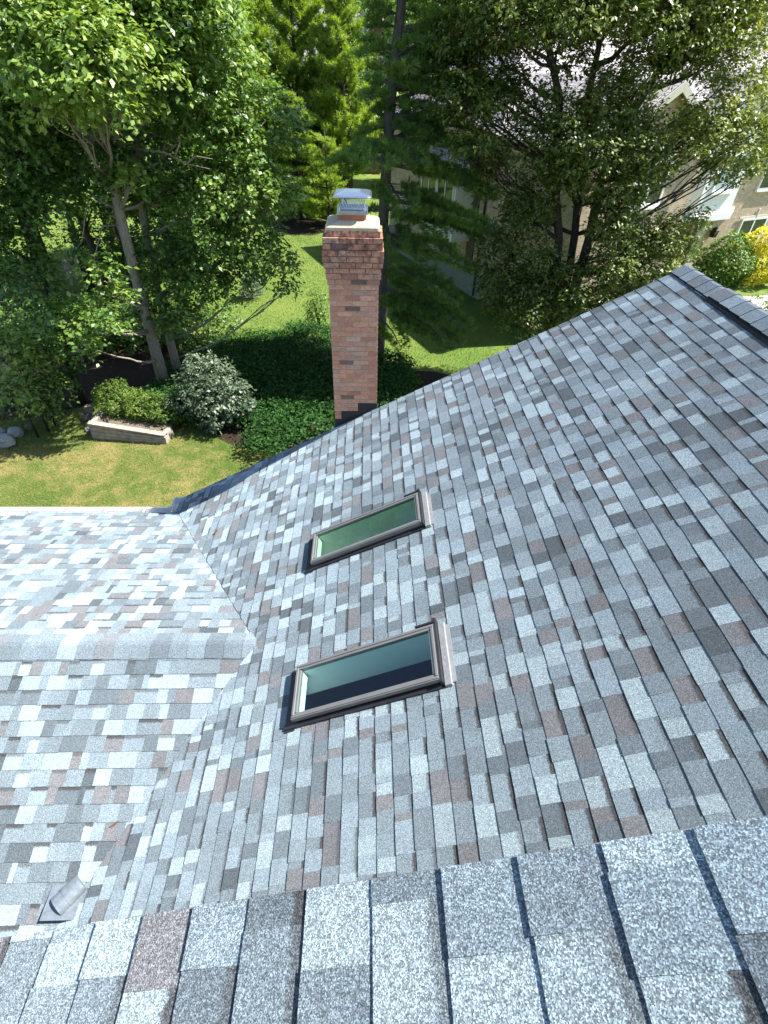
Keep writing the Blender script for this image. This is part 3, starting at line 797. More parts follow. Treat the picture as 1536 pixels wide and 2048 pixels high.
# --- the tall maple at the planter
t1 = stem((331, 776), [(300, 660, 15.8), (268, 540, 15.8), (238, 420, 15.8), (218, 300, 15.9), (207, 180, 16), (200, 60, 16), (205, -60, 16)])
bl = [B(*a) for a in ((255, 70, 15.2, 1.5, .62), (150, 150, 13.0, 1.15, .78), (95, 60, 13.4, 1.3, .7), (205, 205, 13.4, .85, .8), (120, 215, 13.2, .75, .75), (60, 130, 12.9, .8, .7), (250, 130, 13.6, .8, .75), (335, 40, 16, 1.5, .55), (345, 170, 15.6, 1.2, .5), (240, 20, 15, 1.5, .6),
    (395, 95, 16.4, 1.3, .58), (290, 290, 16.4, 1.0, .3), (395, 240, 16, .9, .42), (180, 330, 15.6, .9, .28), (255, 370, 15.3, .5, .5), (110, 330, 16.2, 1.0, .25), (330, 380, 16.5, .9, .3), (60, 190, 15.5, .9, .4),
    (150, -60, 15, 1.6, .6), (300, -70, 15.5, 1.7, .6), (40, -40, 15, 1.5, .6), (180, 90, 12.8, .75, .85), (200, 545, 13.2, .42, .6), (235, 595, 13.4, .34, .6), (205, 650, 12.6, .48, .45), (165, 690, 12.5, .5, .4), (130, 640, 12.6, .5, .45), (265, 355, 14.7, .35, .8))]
dl = [[at(235, 420, 15.8), at(180, 388, 15.5), at(170, 430, 15.3), at(165, 480, 15.2), at(152, 500, 15.2)],
      [at(245, 450, 15.8), at(205, 452, 15.3), at(198, 478, 15.2), at(188, 520, 15.1), at(185, 560, 15.0)],
      [at(270, 555, 15.8), at(250, 553, 15.5), at(238, 560, 15.3)],
      [at(262, 296, 15.7), at(330, 305, 15.2), at(375, 328, 15), at(420, 338, 14.9)], [at(350, 312, 15.1), at(360, 285, 15), at(352, 275, 15)], [at(375, 326, 15), at(390, 312, 14.9), at(425, 318, 14.8)]]
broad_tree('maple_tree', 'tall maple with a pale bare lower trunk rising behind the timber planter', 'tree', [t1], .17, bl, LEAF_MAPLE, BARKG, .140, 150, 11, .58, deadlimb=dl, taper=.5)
# --- its neighbour, half hidden, whose boughs hang to the right
t2 = stem((360, 756), [(340, 680, 16.5), (318, 590, 16.5), (292, 470, 16.6), (275, 360, 16.8), (268, 200, 17)])
bl = [B(*a) for a in ((440, 385, 16.4, 1.0, .62), (520, 380, 16.6, .85, .7), (565, 395, 16.8, .5, .7), (385, 410, 16.2, .8, .5), (500, 470, 16.8, .95, .5), (555, 530, 17, .55, .6), (575, 575, 17, .3, .55), (430, 490, 16.2, .95, .35), (395, 555, 15.9, .75, .5),
    (440, 585, 16, .55, .45), (345, 560, 16, .7, .35), (360, 630, 15.8, .55, .5), (320, 500, 16.6, .8, .25), (470, 310, 17, 1.1, .45), (520, 255, 18, 1.2, .5), (430, 190, 17.5, 1.3, .6), (480, 540, 16.6, .6, .4), (300, 610, 16.2, .5, .3), (345, 655, 15.7, .3, .5))]
broad_tree('broadleaf_tree', 'half hidden tree behind the pale maple trunk, its boughs hanging over the lawn', 'tree', [t2], .14, bl, LEAF_MAPLE, BARKG, .135, 190, 11, .58, taper=.5)
# --- thin tree at far left
t3 = stem((163, 806), [(130, 700, 14.8), (95, 590, 14.9), (55, 470, 15), (25, 380, 15), (12, 250, 15.2), (5, 100, 15.5), (0, -50, 15.5)])
bl = [B(*a) for a in ((40, 300, 15, 1.0, .35), (95, 390, 15.2, .75, .3), (30, 420, 14.8, .8, .3), (20, 110, 15.2, 1.2, .5), (-40, 230, 15, 1.4, .45), (60, 560, 14.6, .75, .35), (30, 500, 14.6, .7, .3), (110, 640, 14.4, .6, .4), (70, 700, 14.2, .8, .4), (135, 755, 14.2, .45, .35), (150, 660, 14.3, .4, .35), (30, 10, 15.4, 1.4, .55), (-60, 60, 15, 1.6, .5), (-40, 420, 15, 1.2, .4), (80, 250, 16.5, .8, .3))]
broad_tree('broadleaf_tree', 'thin leaning dark trunk with low leafy sprays at the far left of the yard', 'tree', [t3], .13, bl, LEAF_MAPLE, BARKD, .135, 190, 11, .42, taper=.5)
# --- saplings in the understory at the left edge
for (px, py, Y, r, hue, lab) in ((12, 690, 12.9, .75, .72, 'bright leafy sapling at the left edge just above the shaded stones'), (72, 770, 13.2, .6, .35, 'dark leafy sapling between the left edge and the leaning thin trunk'), (25, 775, 12.6, .62, .75, 'low bright green sapling at the left edge over the shaded lawn corner')):
    p = at(px, py, Y)
    broad_tree('sapling', lab, 'sapling', [[np.array([p[0], p[1], 0]), np.array([p[0] + .04, p[1], p[2] * .6]), np.array([p[0], p[1], p[2] + .3])]], .03, [(p[0], p[1], p[2], r), (p[0] - .4, p[1] + .2, p[2] - .5, r * .8), (p[0] + .3, p[1], p[2] - .6, r * .7)], LEAF_MAPLE, BARKD, .12, 110, 9, hue, group='saplings at the wood edge', twigs=3)

# --- multi-stemmed tree before the neighbours' house
nb0 = np.array([6.15, 16.4, 0.])
s1 = [nb0, at(1106, 600, 16.2), at(1118, 480, 16.2), at(1108, 330, 16.2), at(1120, 200, 16.4), at(1090, 60, 16.6), at(1080, -60, 16.6)]
s2 = [nb0 + [.15, .1, 0], at(1128, 600, 16.5), at(1150, 470, 16.6), at(1160, 340, 16.7), at(1175, 200, 16.8), at(1205, 60, 17), at(1210, -60, 17)]
s3 = [nb0 + [.32, 0, 0], at(1140, 610, 16.3), at(1178, 480, 16.3), at(1200, 370, 16.4), at(1262, 230, 16.6), at(1318, 140, 16.8), at(1400, 50, 17)]
bl = [B(*a) for a in ((1060, 40, 16.2, 1.0, .5), (960, 70, 16.6, .8, .35), (920, 170, 17, .6, .3), (1160, 10, 16, 1.1, .5), (1270, 20, 16.3, 1.0, .6), (1360, 60, 16.4, 1.0, .6), (1150, 130, 16.6, .45, .35), (1060, 190, 16.3, .5, .35), (1000, 215, 16.4, .6, .3), (1130, 270, 15.8, .75, .45), (1220, 210, 15.9, .6, .4),
    (1265, 290, 15.8, .6, .45), (1190, 300, 15.6, .7, .4), (1060, 300, 16, .7, .35), (1010, 370, 16.4, .55, .35), (1050, 410, 16, .5, .35), (1240, 380, 15.8, .6, .35), (1300, 340, 15.9, .6, .5), (1360, 290, 16, .6, .6), (1420, 240, 16.2, .65, .7), (1470, 310, 16.2, .62, .65), (1440, 350, 16.2, .42, .5), (1500, 240, 16.4, .6, .75), (1530, 330, 16.4, .45, .7),
    (1250, 470, 15.8, .55, .5), (1320, 470, 15.8, .5, .62), (1360, 490, 15.9, .34, .62), (1280, 540, 15.6, .6, .5), (1200, 545, 15.6, .5, .45), (1060, 510, 15.8, .55, .4), (1010, 560, 15.8, .5, .4), (1060, 600, 15.5, .5, .35), (1000, 480, 16.2, .42, .35), (1200, 610, 15.3, .5, .45), (1260, 600, 15.4, .5, .5), (1120, 620, 15.4, .4, .35), (1400, 130, 16.6, .7, .6), (1480, 150, 16.8, .55, .75), (1300, 120, 16.8, .5, .5),
    (1500, 30, 17, .9, .75), (1420, -40, 17, 1.2, .6), (1250, -70, 17, 1.4, .5), (1080, -80, 17, 1.4, .5), (1390, 440, 16, .3, .6), (1330, 555, 15.5, .38, .6), (960, 330, 16.8, .32, .3))]
holes_ = ((1060, 150, 62), (1130, 185, 45), (1235, 95, 55), (1350, 205, 55), (1425, 195, 50), (1500, 185, 40), (1162, 400, 34), (1420, 390, 40), (1290, 400, 30), (1380, 340, 45), (1150, 430, 62), (1165, 520, 50), (1175, 350, 40))
def scatter(n, x0, x1, y0, y1, Y0, Y1, ra, rb, hue):
    out = []
    while len(out) < n:
        px, py = rng.uniform(x0, x1), rng.uniform(y0, y1)
        if any((px - a) ** 2 + (py - b) ** 2 < c * c for a, b, c in holes_) or (px > 1335 and py > 330 + (1500 - px) * .25): continue
        out.append(B(px, py, rng.uniform(Y0, Y1), rng.uniform(ra, rb), hue + (px - 1150) / 1300 + rng.uniform(-.12, .12)))
    return out
bl += scatter(40, 890, 1540, -20, 340, 15.6, 17.6, .36, .6, .45) + scatter(30, 980, 1350, 320, 640, 15.2, 16.6, .34, .5, .45) + scatter(10, 985, 1180, 480, 660, 15, 16, .4, .5, .4)
broad_tree('multi_stem_tree', 'dark olive tree with three black stems in front of the tan brick house', 'tree', [s1, s2, s3], [.15, .14, .17], [(b[0], b[1], b[2], b[3] * 1.2 + .06, b[4]) for b in bl], LEAF_DARK, BARKD, .112, 205, 11, .5, spread=.17, twigs=6, droop=.35, asp=.5, taper=.4)

# --- white pine behind the chimney
def pine(name, label, base, pts, r0, branches, mat, group=None, L=.15, W=.013, hue=.5, nn=14, cat='pine tree', bark=None, step=.17, sidel=.55):
    root = empty(name, (base[0], base[1], 0)); tag(root, label, cat, group); off = np.array([base[0], base[1], 0])
    mb = MB(); path = [np.array(base, float)] + [np.array(p, float) for p in pts]
    mb.tube([p - off for p in path], [r0 * (1.15 if i == 0 else 1 - .55 * i / (len(path) - 1)) for i in range(len(path))], 9)
    fo = Foliage()
    for (a, b, sag, hh) in branches:
        L_ = np.linalg.norm(np.array(b) - a); cv = curve(a, b, 7, sag, .05)
        mb.tube([p - off for p in cv], [.012 + .018 * min(L_, 3) * (1 - i / 7) for i in range(8)], 6, cap=False)
        P = []; AX = []
        d = unit(np.array(b, float) - a); side = unit(np.cross(d, [0, 0, 1.0]))
        t = .22
        while t < 1.02:
            i = min(int(t * 7), 6); f = t * 7 - i; q = cv[i] * (1 - f) + cv[i + 1] * f
            for s_ in (-1, 1):
                ll = sidel * L_ * (1.05 - t) ** .6 * rng.uniform(.35, .8) + .12
                tip = q + (side * s_ * .85 + d * .6 + np.array([0, 0, .12])) * ll
                mb.tube([q - off, (q + tip) / 2 + [0, 0, .02] - off, tip - off], [.009, .007, .004], 4, cap=False)
                k = max(2, int(ll / .085))
                for j in range(k):
                    f2 = .3 + .7 * (j + 1) / k; P.append(q + (tip - q) * f2 + rng.normal(size=3) * .035); AX.append(unit((tip - q) + np.array([0, 0, .5]) * ll + rng.normal(size=3) * .3 * ll))
            t += step / max(L_, .6)
        P.append(cv[-1]); AX.append(d)
        fo.tufts(np.array(P) - off, np.array(AX), nn, L, W, hh if hh is not None else hue, .17)
    mb.build('trunk', bark or BARKP, root, smooth=True); fo.build('crown', mat, root); return root
pb = np.array([.36, 17.6, 0.])
pp = [at(764, 620, 17.6), at(766, 450, 17.6), at(775, 290, 17.6), at(786, 150, 17.6), at(800, 30, 17.6), at(812, -90, 17.6), at(820, -190, 17.6)]
def on_path(z):
    P = [pb] + pp
    for a, b in zip(P, P[1:]):
        if a[2] <= z <= b[2]: return a + (b - a) * (z - a[2]) / (b[2] - a[2])
    return P[-1]
br = []
for (px, py, Y, hue) in ((870, 345, 16.6, .55), (940, 375, 16.4, .55), (985, 395, 16.5, .5), (900, 420, 17.2, .35), (950, 470, 17, .4), (985, 470, 16.4, .62), (880, 470, 16.2, .5), (850, 520, 16.2, .5), (935, 540, 16, .6), (900, 600, 15.9, .45), (930, 660, 15.6, .5), (870, 640, 15.8, .4), (840, 590, 16.4, .5), (820, 560, 17, .5), (905, 690, 15.4, .45),
        (690, 345, 17, .6), (720, 320, 16.2, .65), (660, 330, 17.5, .65), (830, 330, 15.8, .6), (760, 335, 15.6, .62), (800, 690, 16.2, .6), (830, 640, 16, .55), (700, 430, 18.6, .5), (810, 420, 15.8, .45), (790, 500, 15.9, .45)):
    b = at(px, py, Y); a = on_path(max(1.5, b[2] + .12 + .15 * np.hypot(b[0] - .4, b[1] - 17.6))); br.append((a, b, .04, hue))
for (px, py, Y, hue) in ((860, 40, 17.5, .45), (900, 90, 17.3, .5), (940, 140, 17.8, .45), (880, 150, 17, .5), (930, 210, 17.2, .4), (870, 230, 16.8, .5), (960, 270, 17, .4), (900, 290, 16.6, .5), (840, 180, 16.8, .55), (850, 270, 16.6, .5), (1000, 320, 17.2, .4), (910, 20, 18, .45),
        (720, 110, 17.4, .6), (735, 200, 17, .6), (715, 270, 17.4, .6), (740, 40, 17.6, .55)):
    b = at(px, py, Y); a = on_path(min(14, b[2] + .1 + .1 * abs(b[0] - .5))); br.append((a, b, .04, hue))
for i in range(64):                              # upper whorls
    z = rng.uniform(6.6, 14.5); a = on_path(z); th = rng.uniform(-math.pi, math.pi); ll = rng.uniform(1.2, 2.9) * (1.15 - (z - 6) / 14)
    dx = math.cos(th)
    if dx < -.2: ll *= .36
    if abs(dx) < .5 and math.sin(th) < 0: ll *= .45
    br.append((a, a + np.array([dx * ll * 1.15, math.sin(th) * ll, rng.uniform(-.1, .35) * ll]), .02, rng.uniform(.3, .62)))
pine('white_pine', 'tall white pine with a bare grey trunk directly behind the chimney', pb, pp, .20, br, NEEDLE, L=.17, W=.015, nn=24, step=.125)

# --- feathery bright conifers and small ones round the mulch
def conifer(name, label, x, y, h, w, mat, hue, group=None, lo=.4, L=.16, W=.016, nn=12, dens=1.0, rise=.1):
    path = [np.array([x + rng.normal() * .05, y, h * t]) for t in (.25, .5, .75, 1.0)]
    br = []; z = lo
    while z < h * .97:
        ww = w * (1 - z / h) ** .8 + .18
        for k in range(max(3, int(4 * dens))):
            th = rng.uniform(0, 2 * math.pi); l = ww * rng.uniform(.65, 1.08)
            br.append((np.array([x, y, z]), np.array([x + math.cos(th) * l, y + math.sin(th) * l, z + rng.uniform(-.05, .25) * l + rise * l]), -.03, hue + rng.uniform(-.12, .12)))
        z += rng.uniform(.28, .42) / dens
    return pine(name, label, np.array([x, y, 0.]), path, .035 + h * .008, br, mat, group, L, W, hue, nn, 'conifer', BARKD, .26, .42)
def gx(px, Y): return at(px, 400, Y)[0]
G2 = 'bright feathery conifers behind the chimney'
conifer('conifer', 'bright young conifer behind the lawn, left of the metal chimney cap', gx(600, 40), 40, 7.0, 3.0, NEEDLE_LIME, .55, G2, .9, .24, .032, 16, 1.0)
conifer('conifer', 'small yellow-green conifer just left of the chimney cap, over the dark mulch', gx(655, 37.5), 37.5, 5.2, 2.2, NEEDLE_LIME, .62, G2, .5, .22, .030, 16, 1.0)
conifer('conifer', 'tall bright larch-like conifer left of the bare pine trunk', gx(690, 43), 43, 14, 3.6, NEEDLE_LIME, .6, G2, 1.5, .30, .04, 15, .85, .45)
conifer('conifer', 'tallest feathery conifer at the top, between the leafy trees and the pine', gx(610, 46), 46, 15.5, 4, NEEDLE_LIME, .45, G2, 1.5, .32, .042, 15, .8, .5)
conifer('conifer', 'feathery conifer at the top left of the larch-like pair', gx(520, 43), 43, 15, 3.8, NEEDLE_LIME, .45, G2, 1.5, .32, .042, 15, .8, .5)
conifer('conifer', 'dark conifer in the gap right of the bare pine trunk', gx(880, 52), 52, 15, 3.2, NEEDLE, .45, None, 1.2, .3, .04, 14, .75, .1)
conifer('blue_spruce', 'tiny blue spruce alone on the sunny lawn', *onground(505, 598)[:2], 1.15, .52, NEEDLE_BLUE, .55, None, .12, .085, .014, 16, 1.7, .2)

# --- mid-distance trees
def mid_tree(px, Y, h, r, mat, hue, label, leaf=.2, bottom=3.5, n=15, name='broadleaf_tree', dens=30, group='trees beyond the lawn'):
    x = gx(px, Y); bl = []
    for i in range(n):
        t = rng.random(); z = bottom + (h - bottom) * (.08 + .86 * t); rr_ = r * math.sin(math.pi * min(1, .22 + .68 * t)) * .75; a = rng.uniform(0, 2 * math.pi)
        k = math.sqrt(rng.random()); bl.append((x + math.cos(a) * rr_ * k, Y + math.sin(a) * rr_ * k, z, r * rng.uniform(.34, .55), hue + rng.uniform(-.15, .15)))
    bl.append((x, Y, h - .6, r * .4, hue + .1))
    st = [[np.array([x, Y, 0.]), np.array([x + .1, Y, h * .35]), np.array([x - .1, Y, h * .65]), np.array([x, Y, h * .92])]]
    return broad_tree(name, label, 'tree', st, .10 + h * .010, bl, mat, BARKD, leaf, dens, 10, hue, group, leaf * 1.5, 2)
mid_tree(450, 32, 13, 2.4, LEAF_LIME, .45, 'yellow-green leafy tree above the drooping boughs, left of the conifers', .17, 3.2, 22, dens=79)
mid_tree(360, 27, 13.5, 2.8, LEAF_LIME, .35, 'tall light green tree behind the maple crown, right of its trunk', .18, 4.0, 20, dens=72)
mid_tree(200, 29, 14, 3.2, LEAF_MAPLE, .6, 'leafy tree behind the maple crown, left of its trunk', .19, 4.6, 20, dens=64)
mid_tree(40, 27, 13.5, 2.8, LEAF_LIME, .35, 'tree at the top left corner in front of the pale far roof', .19, 5.2, 18, dens=64)
mid_tree(-90, 24, 13, 3.2, LEAF_MAPLE, .5, 'tree at the left edge overhanging the rail fence', .18, 3.5, 18, dens=64)
mid_tree(540, 54, 15, 3.6, LEAF_MAPLE, .5, 'darker round tree far behind the feathery conifers', .25, 3.0, 18, dens=41)
mid_tree(840, 54, 15, 3.6, LEAF_LIME, .5, 'light green tree far behind, right of the bare pine trunk', .26, 2.5, 18, dens=41)
mid_tree(965, 52, 15, 3.8, LEAF_MAPLE, .45, 'round tree behind the left end of the tan brick house', .25, 2.5, 18, dens=45)
mid_tree(1120, 52, 16, 4.5, LEAF_MAPLE, .45, 'tree rising behind the neighbouring house roof', .3, 3, 18, dens=38)
mid_tree(1300, 55, 16, 4.5, LEAF_MAPLE, .55, 'tree behind the right part of the neighbouring roof', .3, 3, 18, dens=38)
mid_tree(1530, 50, 15, 4.2, LEAF_LIME, .75, 'bright lime tree at the top right corner', .28, 3, 18, dens=41)
mid_tree(700, 48, 12, 3.2, LEAF_MAPLE, .4, 'low dark tree under the far red brick chimney', .26, 2, 14, dens=41)
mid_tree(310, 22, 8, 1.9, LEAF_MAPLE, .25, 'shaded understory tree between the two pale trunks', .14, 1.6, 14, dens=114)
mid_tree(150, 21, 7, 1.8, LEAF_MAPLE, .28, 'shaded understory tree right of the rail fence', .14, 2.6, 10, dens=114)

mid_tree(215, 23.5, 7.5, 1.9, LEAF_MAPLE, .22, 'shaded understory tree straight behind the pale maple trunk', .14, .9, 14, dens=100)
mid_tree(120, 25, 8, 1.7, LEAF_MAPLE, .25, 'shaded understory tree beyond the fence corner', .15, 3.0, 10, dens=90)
# far wood: reads as one mass
fo = Foliage()
for i in range(190):
    x = rng.uniform(-75, 85); y = rng.uniform(62, 88); h = rng.uniform(11, 17)
    if -4 < x < 3 and y < 75: h = 8
    for k in range(4):
        fo.broad(np.array([x + rng.normal() * 1.4, y + rng.normal(), h * (.25 + .22 * k)]), rng.uniform(2.2, 3.4), 70, 8, .5, .7, .3 + .4 * rng.random(), .85, lo=-.6)
tag(fo.build('far_wood', LEAF_MAPLE), kind='stuff', label='far wood closing the view behind the houses', cat='wood')

# --- shrubs
def shrub(name, label, cat, blobs, mat, leaf, dens, per=9, hue=.5, group=None, spread=.1, squash=.9, shell=.7, bark=None, stems=6, asp=.6, droop=.15, hv=.16):
    c0 = np.array(blobs[0][:3]); root = empty(name, (c0[0], c0[1], 0)); tag(root, label, cat, group); off = np.array([c0[0], c0[1], 0])
    fo = Foliage(); mb = MB()
    for bl in blobs:
        c = np.array(bl[:3], float); fo.broad(c - off, bl[3], int(dens * bl[3] ** 2), per, leaf, spread, bl[4] if len(bl) > 4 else hue, squash, droop, asp, -.8, hv, shell)
        for d in rdir(stems):
            e = c + d * bl[3] * .7; mb.tube([p - off for p in curve((c[0] * .7 + c0[0] * .3, c[1] * .7 + c0[1] * .3, .02), e, 4, .05, .1)], [.02, .017, .013, .01, .005], 5, cap=False)
    mb.build('stem', bark or BARKD, root, smooth=True); fo.build('foliage', mat, root); return root
g = onground(430, 862)
shrub('viburnum_shrub', 'rounded grey-green shrub with pale leaves right of the timber planter', 'shrub', [(g[0] + .02, g[1] + .6, 1.0, .95, .6), (g[0] - .65, g[1] + .55, .85, .65, .55), (g[0] + .6, g[1] + .55, .75, .65, .5), (g[0] + .05, g[1] + .2, .55, .6, .5), (g[0] - .2, g[1] + .8, 1.45, .55, .7)], LEAF_GREY, .095, 330, 9, .55, None, .11)
for i, (px, py, r, hue, lab) in enumerate(((232, 800, .60, .55, 'left and roundest of the three clipped hedge shrubs in the timber planter'), (278, 812, .46, .72, 'yellowish middle hedge shrub in the timber planter'), (318, 822, .50, .5, 'right hedge shrub in the timber planter, touching the grey-green shrub'))):
    p = at(px, py, (13.55, 13.35, 13.3)[i])
    shrub('hedge_shrub', lab, 'shrub', [(p[0], p[1], max(.55, p[2]), r, hue), (p[0] + .18, p[1] - .08, max(.45, p[2] - .25), r * .8, hue - .05)], LEAF_YEW, .05, 1700, 10, hue, 'hedge shrubs in the planter', .06, .9)
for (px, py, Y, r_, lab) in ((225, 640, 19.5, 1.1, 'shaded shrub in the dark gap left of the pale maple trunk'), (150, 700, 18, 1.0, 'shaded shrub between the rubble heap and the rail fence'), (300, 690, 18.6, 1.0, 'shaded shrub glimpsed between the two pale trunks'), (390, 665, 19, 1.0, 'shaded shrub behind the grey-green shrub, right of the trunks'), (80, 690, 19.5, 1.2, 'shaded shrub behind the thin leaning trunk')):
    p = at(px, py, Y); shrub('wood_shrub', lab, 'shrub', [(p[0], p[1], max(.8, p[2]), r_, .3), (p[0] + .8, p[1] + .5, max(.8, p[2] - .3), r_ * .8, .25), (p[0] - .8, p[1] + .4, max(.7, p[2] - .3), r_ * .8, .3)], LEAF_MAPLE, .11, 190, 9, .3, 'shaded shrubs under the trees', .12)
g = onground(636, 655); shrub('upright_shrub', 'small upright dark shrub on the lawn beside the chimney', 'shrub', [(g[0], g[1], .75, .42), (g[0] + .05, g[1], 1.25, .33), (g[0], g[1], .35, .4)], LEAF_MAPLE, .08, 380, 8, .45)
g = onground(425, 640); shrub('lawn_shrub', 'bright low shrub under the drooping boughs at the lawn edge', 'shrub', [(g[0], g[1], .45, .7, .7), (g[0] - .5, g[1] + .2, .4, .5, .6)], LEAF_LIME, .08, 240, 8, .6)
g = onground(140, 545); shrub('lawn_shrub', 'yellow-green shrub beyond the rail fence', 'shrub', [(g[0], g[1] + .5, 1.2, 1.0, .75)], LEAF_LIME, .11, 130, 8, .7)
g = onground(1443, 578); shrub('boxwood_shrub', 'large rounded clipped green shrub beside the yellow one', 'shrub', [(g[0], g[1] + .8, 1.05, 1.25, .55), (g[0] - .7, g[1] + .5, .6, .8, .4), (g[0] + .4, g[1] + .9, 1.0, 1.05, .6)], LEAF_BOX, .085, 900, 9, .6, None, .06, .95, .88)
g = onground(1522, 575); shrub('golden_shrub', 'bright yellow clipped shrub at the right edge', 'shrub', [(g[0] - .5, g[1] + .9, 1.1, 1.35, .5), (g[0] + .7, g[1] + 1.1, 1.0, 1.2, .5)], LEAF_YELLOW, .085, 900, 9, .5, None, .06, .95, .88)
g = onground(1525, 640); shrub('low_shrub', 'dark green low shrub by the path right of the ridge', 'shrub', [(g[0], g[1] + .3, .45, .75, .4), (g[0] + .45, g[1], .4, .7, .4)], LEAF_MAPLE, .08, 240, 8, .4)
g = onground(1020, 640); shrub('foundation_shrub', 'pale leafy shrub in shade against the brick house wall', 'shrub', [(g[0] - .3, g[1] + .2, .9, .75, .5), (g[0] + .4, g[1] - .5, .6, .6, .5), (g[0] - .5, g[1] + .9, 1.4, .55, .5)], LEAF_GREY, .10, 150, 8, .5)

# --- ground cover and grass (nobody could count these)
fo = Foliage()
n = 6600; x = rng.uniform(-7.5, 2.2, n); y = rng.uniform(11.2, 22.5, n)
inside = ((x + 2.7) / 4.2) ** 2 + ((y - 15.7) / 4.3) ** 2 + .10 * np.sin(x * 3) < 1
inside &= ~((x < -3.4) & (y < 13.0)); x, y = x[inside], y[inside]
hgt = .22 + .32 * (np.sin(x * 1.3 + 1) * np.sin(y * .9) + 1) * .5 + rng.random(len(x)) * .12
P = np.stack([x, y, hgt], 1); tw = np.repeat(np.arange(len(P)), 14); m = len(tw)
Q = P[tw] + rng.normal(size=(m, 3)) * [.12, .12, .09]; Nn = unit(np.array([0, 0, 1.]) + rng.normal(size=(m, 3)) * .6); Dd = unit(np.cross(Nn, rdir(m)))
L = .10 * rng.uniform(.6, 1.3, m); V, Fq = leaves(Q, Nn, Dd, L, L * .6)
fo.add(V, Fq, np.clip(.4 + rng.normal(size=len(P))[tw] * .14 + rng.normal(size=m) * .14, 0, 1))
tag(fo.build('ground_cover', LEAF_COVER), kind='stuff', label='dark green ground cover filling the bed left of the chimney', cat='ground cover')
BEDS = [(-2.5, 15.9, 3.7, 3.8), (-10.5, 18.4, 3.5, 4.5), (-4.4, 38.3, 2.1, 2.1), (1.8, 13.4, 3.3, 3.3)]
fo = Foliage()
def grass(x0, x1, y0, y1, n, h, hue, hv, w=.010):
    x = rng.uniform(x0, x1, n); y = rng.uniform(y0, y1, n)
    for (cx_, cy_, ra, rb) in BEDS:
        k = ((x - cx_) / ra) ** 2 + ((y - cy_) / rb) ** 2 > 1; x, y = x[k], y[k]
    n = len(x); ax = unit(np.stack([rng.normal(size=n) * .5, rng.normal(size=n) * .5, np.ones(n)], 1)); N = unit(np.cross(ax, rdir(n)))
    l = h * rng.uniform(.5, 1.3, n); patch = .14 * np.sin(x * 1.1 + .6 * np.sin(y * .7)) * np.sin(y * .8 + 1) + .09 * np.sin(x * 2.7 + y * 1.9)
    V, Fq = leaves(np.stack([x, y, l * .45], 1), N, ax, l, np.full(n, w)); fo.add(V, Fq, np.clip(hue + patch - .045 * np.clip(x + 4, -3, 3) + rng.normal(size=n) * hv, 0, 1))
grass(-13, 0, 7.8, 14.6, 130000, .05, .62, .17, .009)
grass(-13, 10, 17, 40, 130000, .07, .36, .12, .017)
tag(fo.build('grass', GRASSM), kind='stuff', label='mown lawn grass behind the house', cat='grass')

# ================================================================== GROUND
def sheet(name, pts, z, mat, kind='structure'):
    mb = MB(); mb.poly([(p[0], p[1], z) for p in pts]); o = mb.build(name, mat); tag(o, kind=kind); return o
sheet('lawn', [(-300, -150), (300, -150), (300, 400), (-300, 400)], 0, LAWN)
def ragged(cx, cy, rx_, ry_, n=40, j=.09, ph=0):
    return [(cx + math.cos(t) * rx_ * (1 + j * math.sin(3 * t + ph) + j * .6 * math.sin(7 * t + 2 * ph)), cy + math.sin(t) * ry_ * (1 + j * math.sin(4 * t + ph) + j * .6 * math.sin(9 * t))) for t in [2 * math.pi * i / n for i in range(n)]]
sheet('mulch_bed', ragged(-2.5, 15.9, 3.8, 3.9, ph=1, j=.05), .008, MULCH)
sheet('mulch_bed', ragged(-10.5, 18.4, 3.6, 4.6, ph=2), .004, MULCH)
m = onground(612, 442); sheet('mulch_bed', ragged(m[0], m[1] - 1.5, 2.2, 2.2, ph=.5), .004, MULCH)
sheet('mulch_bed', ragged(1.8, 13.4, 3.4, 3.4, ph=3), .012, MULCH)
q = [onground(1395, 600), onground(1536, 590), onground(1640, 585), onground(1640, 612), onground(1536, 625), onground(1400, 640)]
sheet('path', [(p[0], p[1]) for p in q][::-1], .006, CONC)
q = [onground(850, 545), onground(905, 530), onground(900, 556)]
sheet('patio', [(p[0] , p[1]) for p in q][::-1], .01, CONC)

# ================================================================== YARD THINGS
# timber planter
pl = onground(188, 878); pr = onground(334, 889)
d = _n(pr - pl); bk = np.array([-d[1], d[0], 0]); Lp = np.linalg.norm(pr - pl)
plan = empty('timber_planter', (pl[0], pl[1], 0), math.atan2(d[1], d[0])); tag(plan, 'low planter of weathered timbers holding clipped hedge shrubs at the lawn edge', 'planter')
mb = MB(); r = random.Random(3)
for k in range(4):
    z0 = k * .125; o_ = -.012 * k
    x = -.02 + r.uniform(-.02, .02); e = Lp * (1.0 if k < 3 else .98)
    mb.box((x, -o_, z0 + .004), (e * .55 - .003, .13 - o_, z0 + .122)); mb.box((e * .55 + .003, -o_ + r.uniform(-.006, .006), z0 + .004), (e, .13 - o_, z0 + .122))
mb.build('front_wall', TIMBER, plan, bevel=.012)
mb = MB()
for k in range(4): mb.box((-.03, .135 + .012 * k, k * .125 + .004), (.10, .95, k * .125 + .12))
mb.build('side_wall', TIMBER, plan, bevel=.012); mb = MB()
for k in range(4): mb.box((Lp - .13, .135 + .012 * k, k * .125 + .004), (Lp, .5, k * .125 + .12))
mb.build('side_wall', TIMBER, plan, bevel=.012)
mb = MB(); mb.box((-.02, -.02, .503), (Lp + .01, .16, .535)); mb.build('cap_board', TIMBER, plan, bevel=.008)
mb = MB(); mb.box((.1, .13, .05), (Lp - .13, 1.5, .44)); mb.build('soil', SOIL, plan)
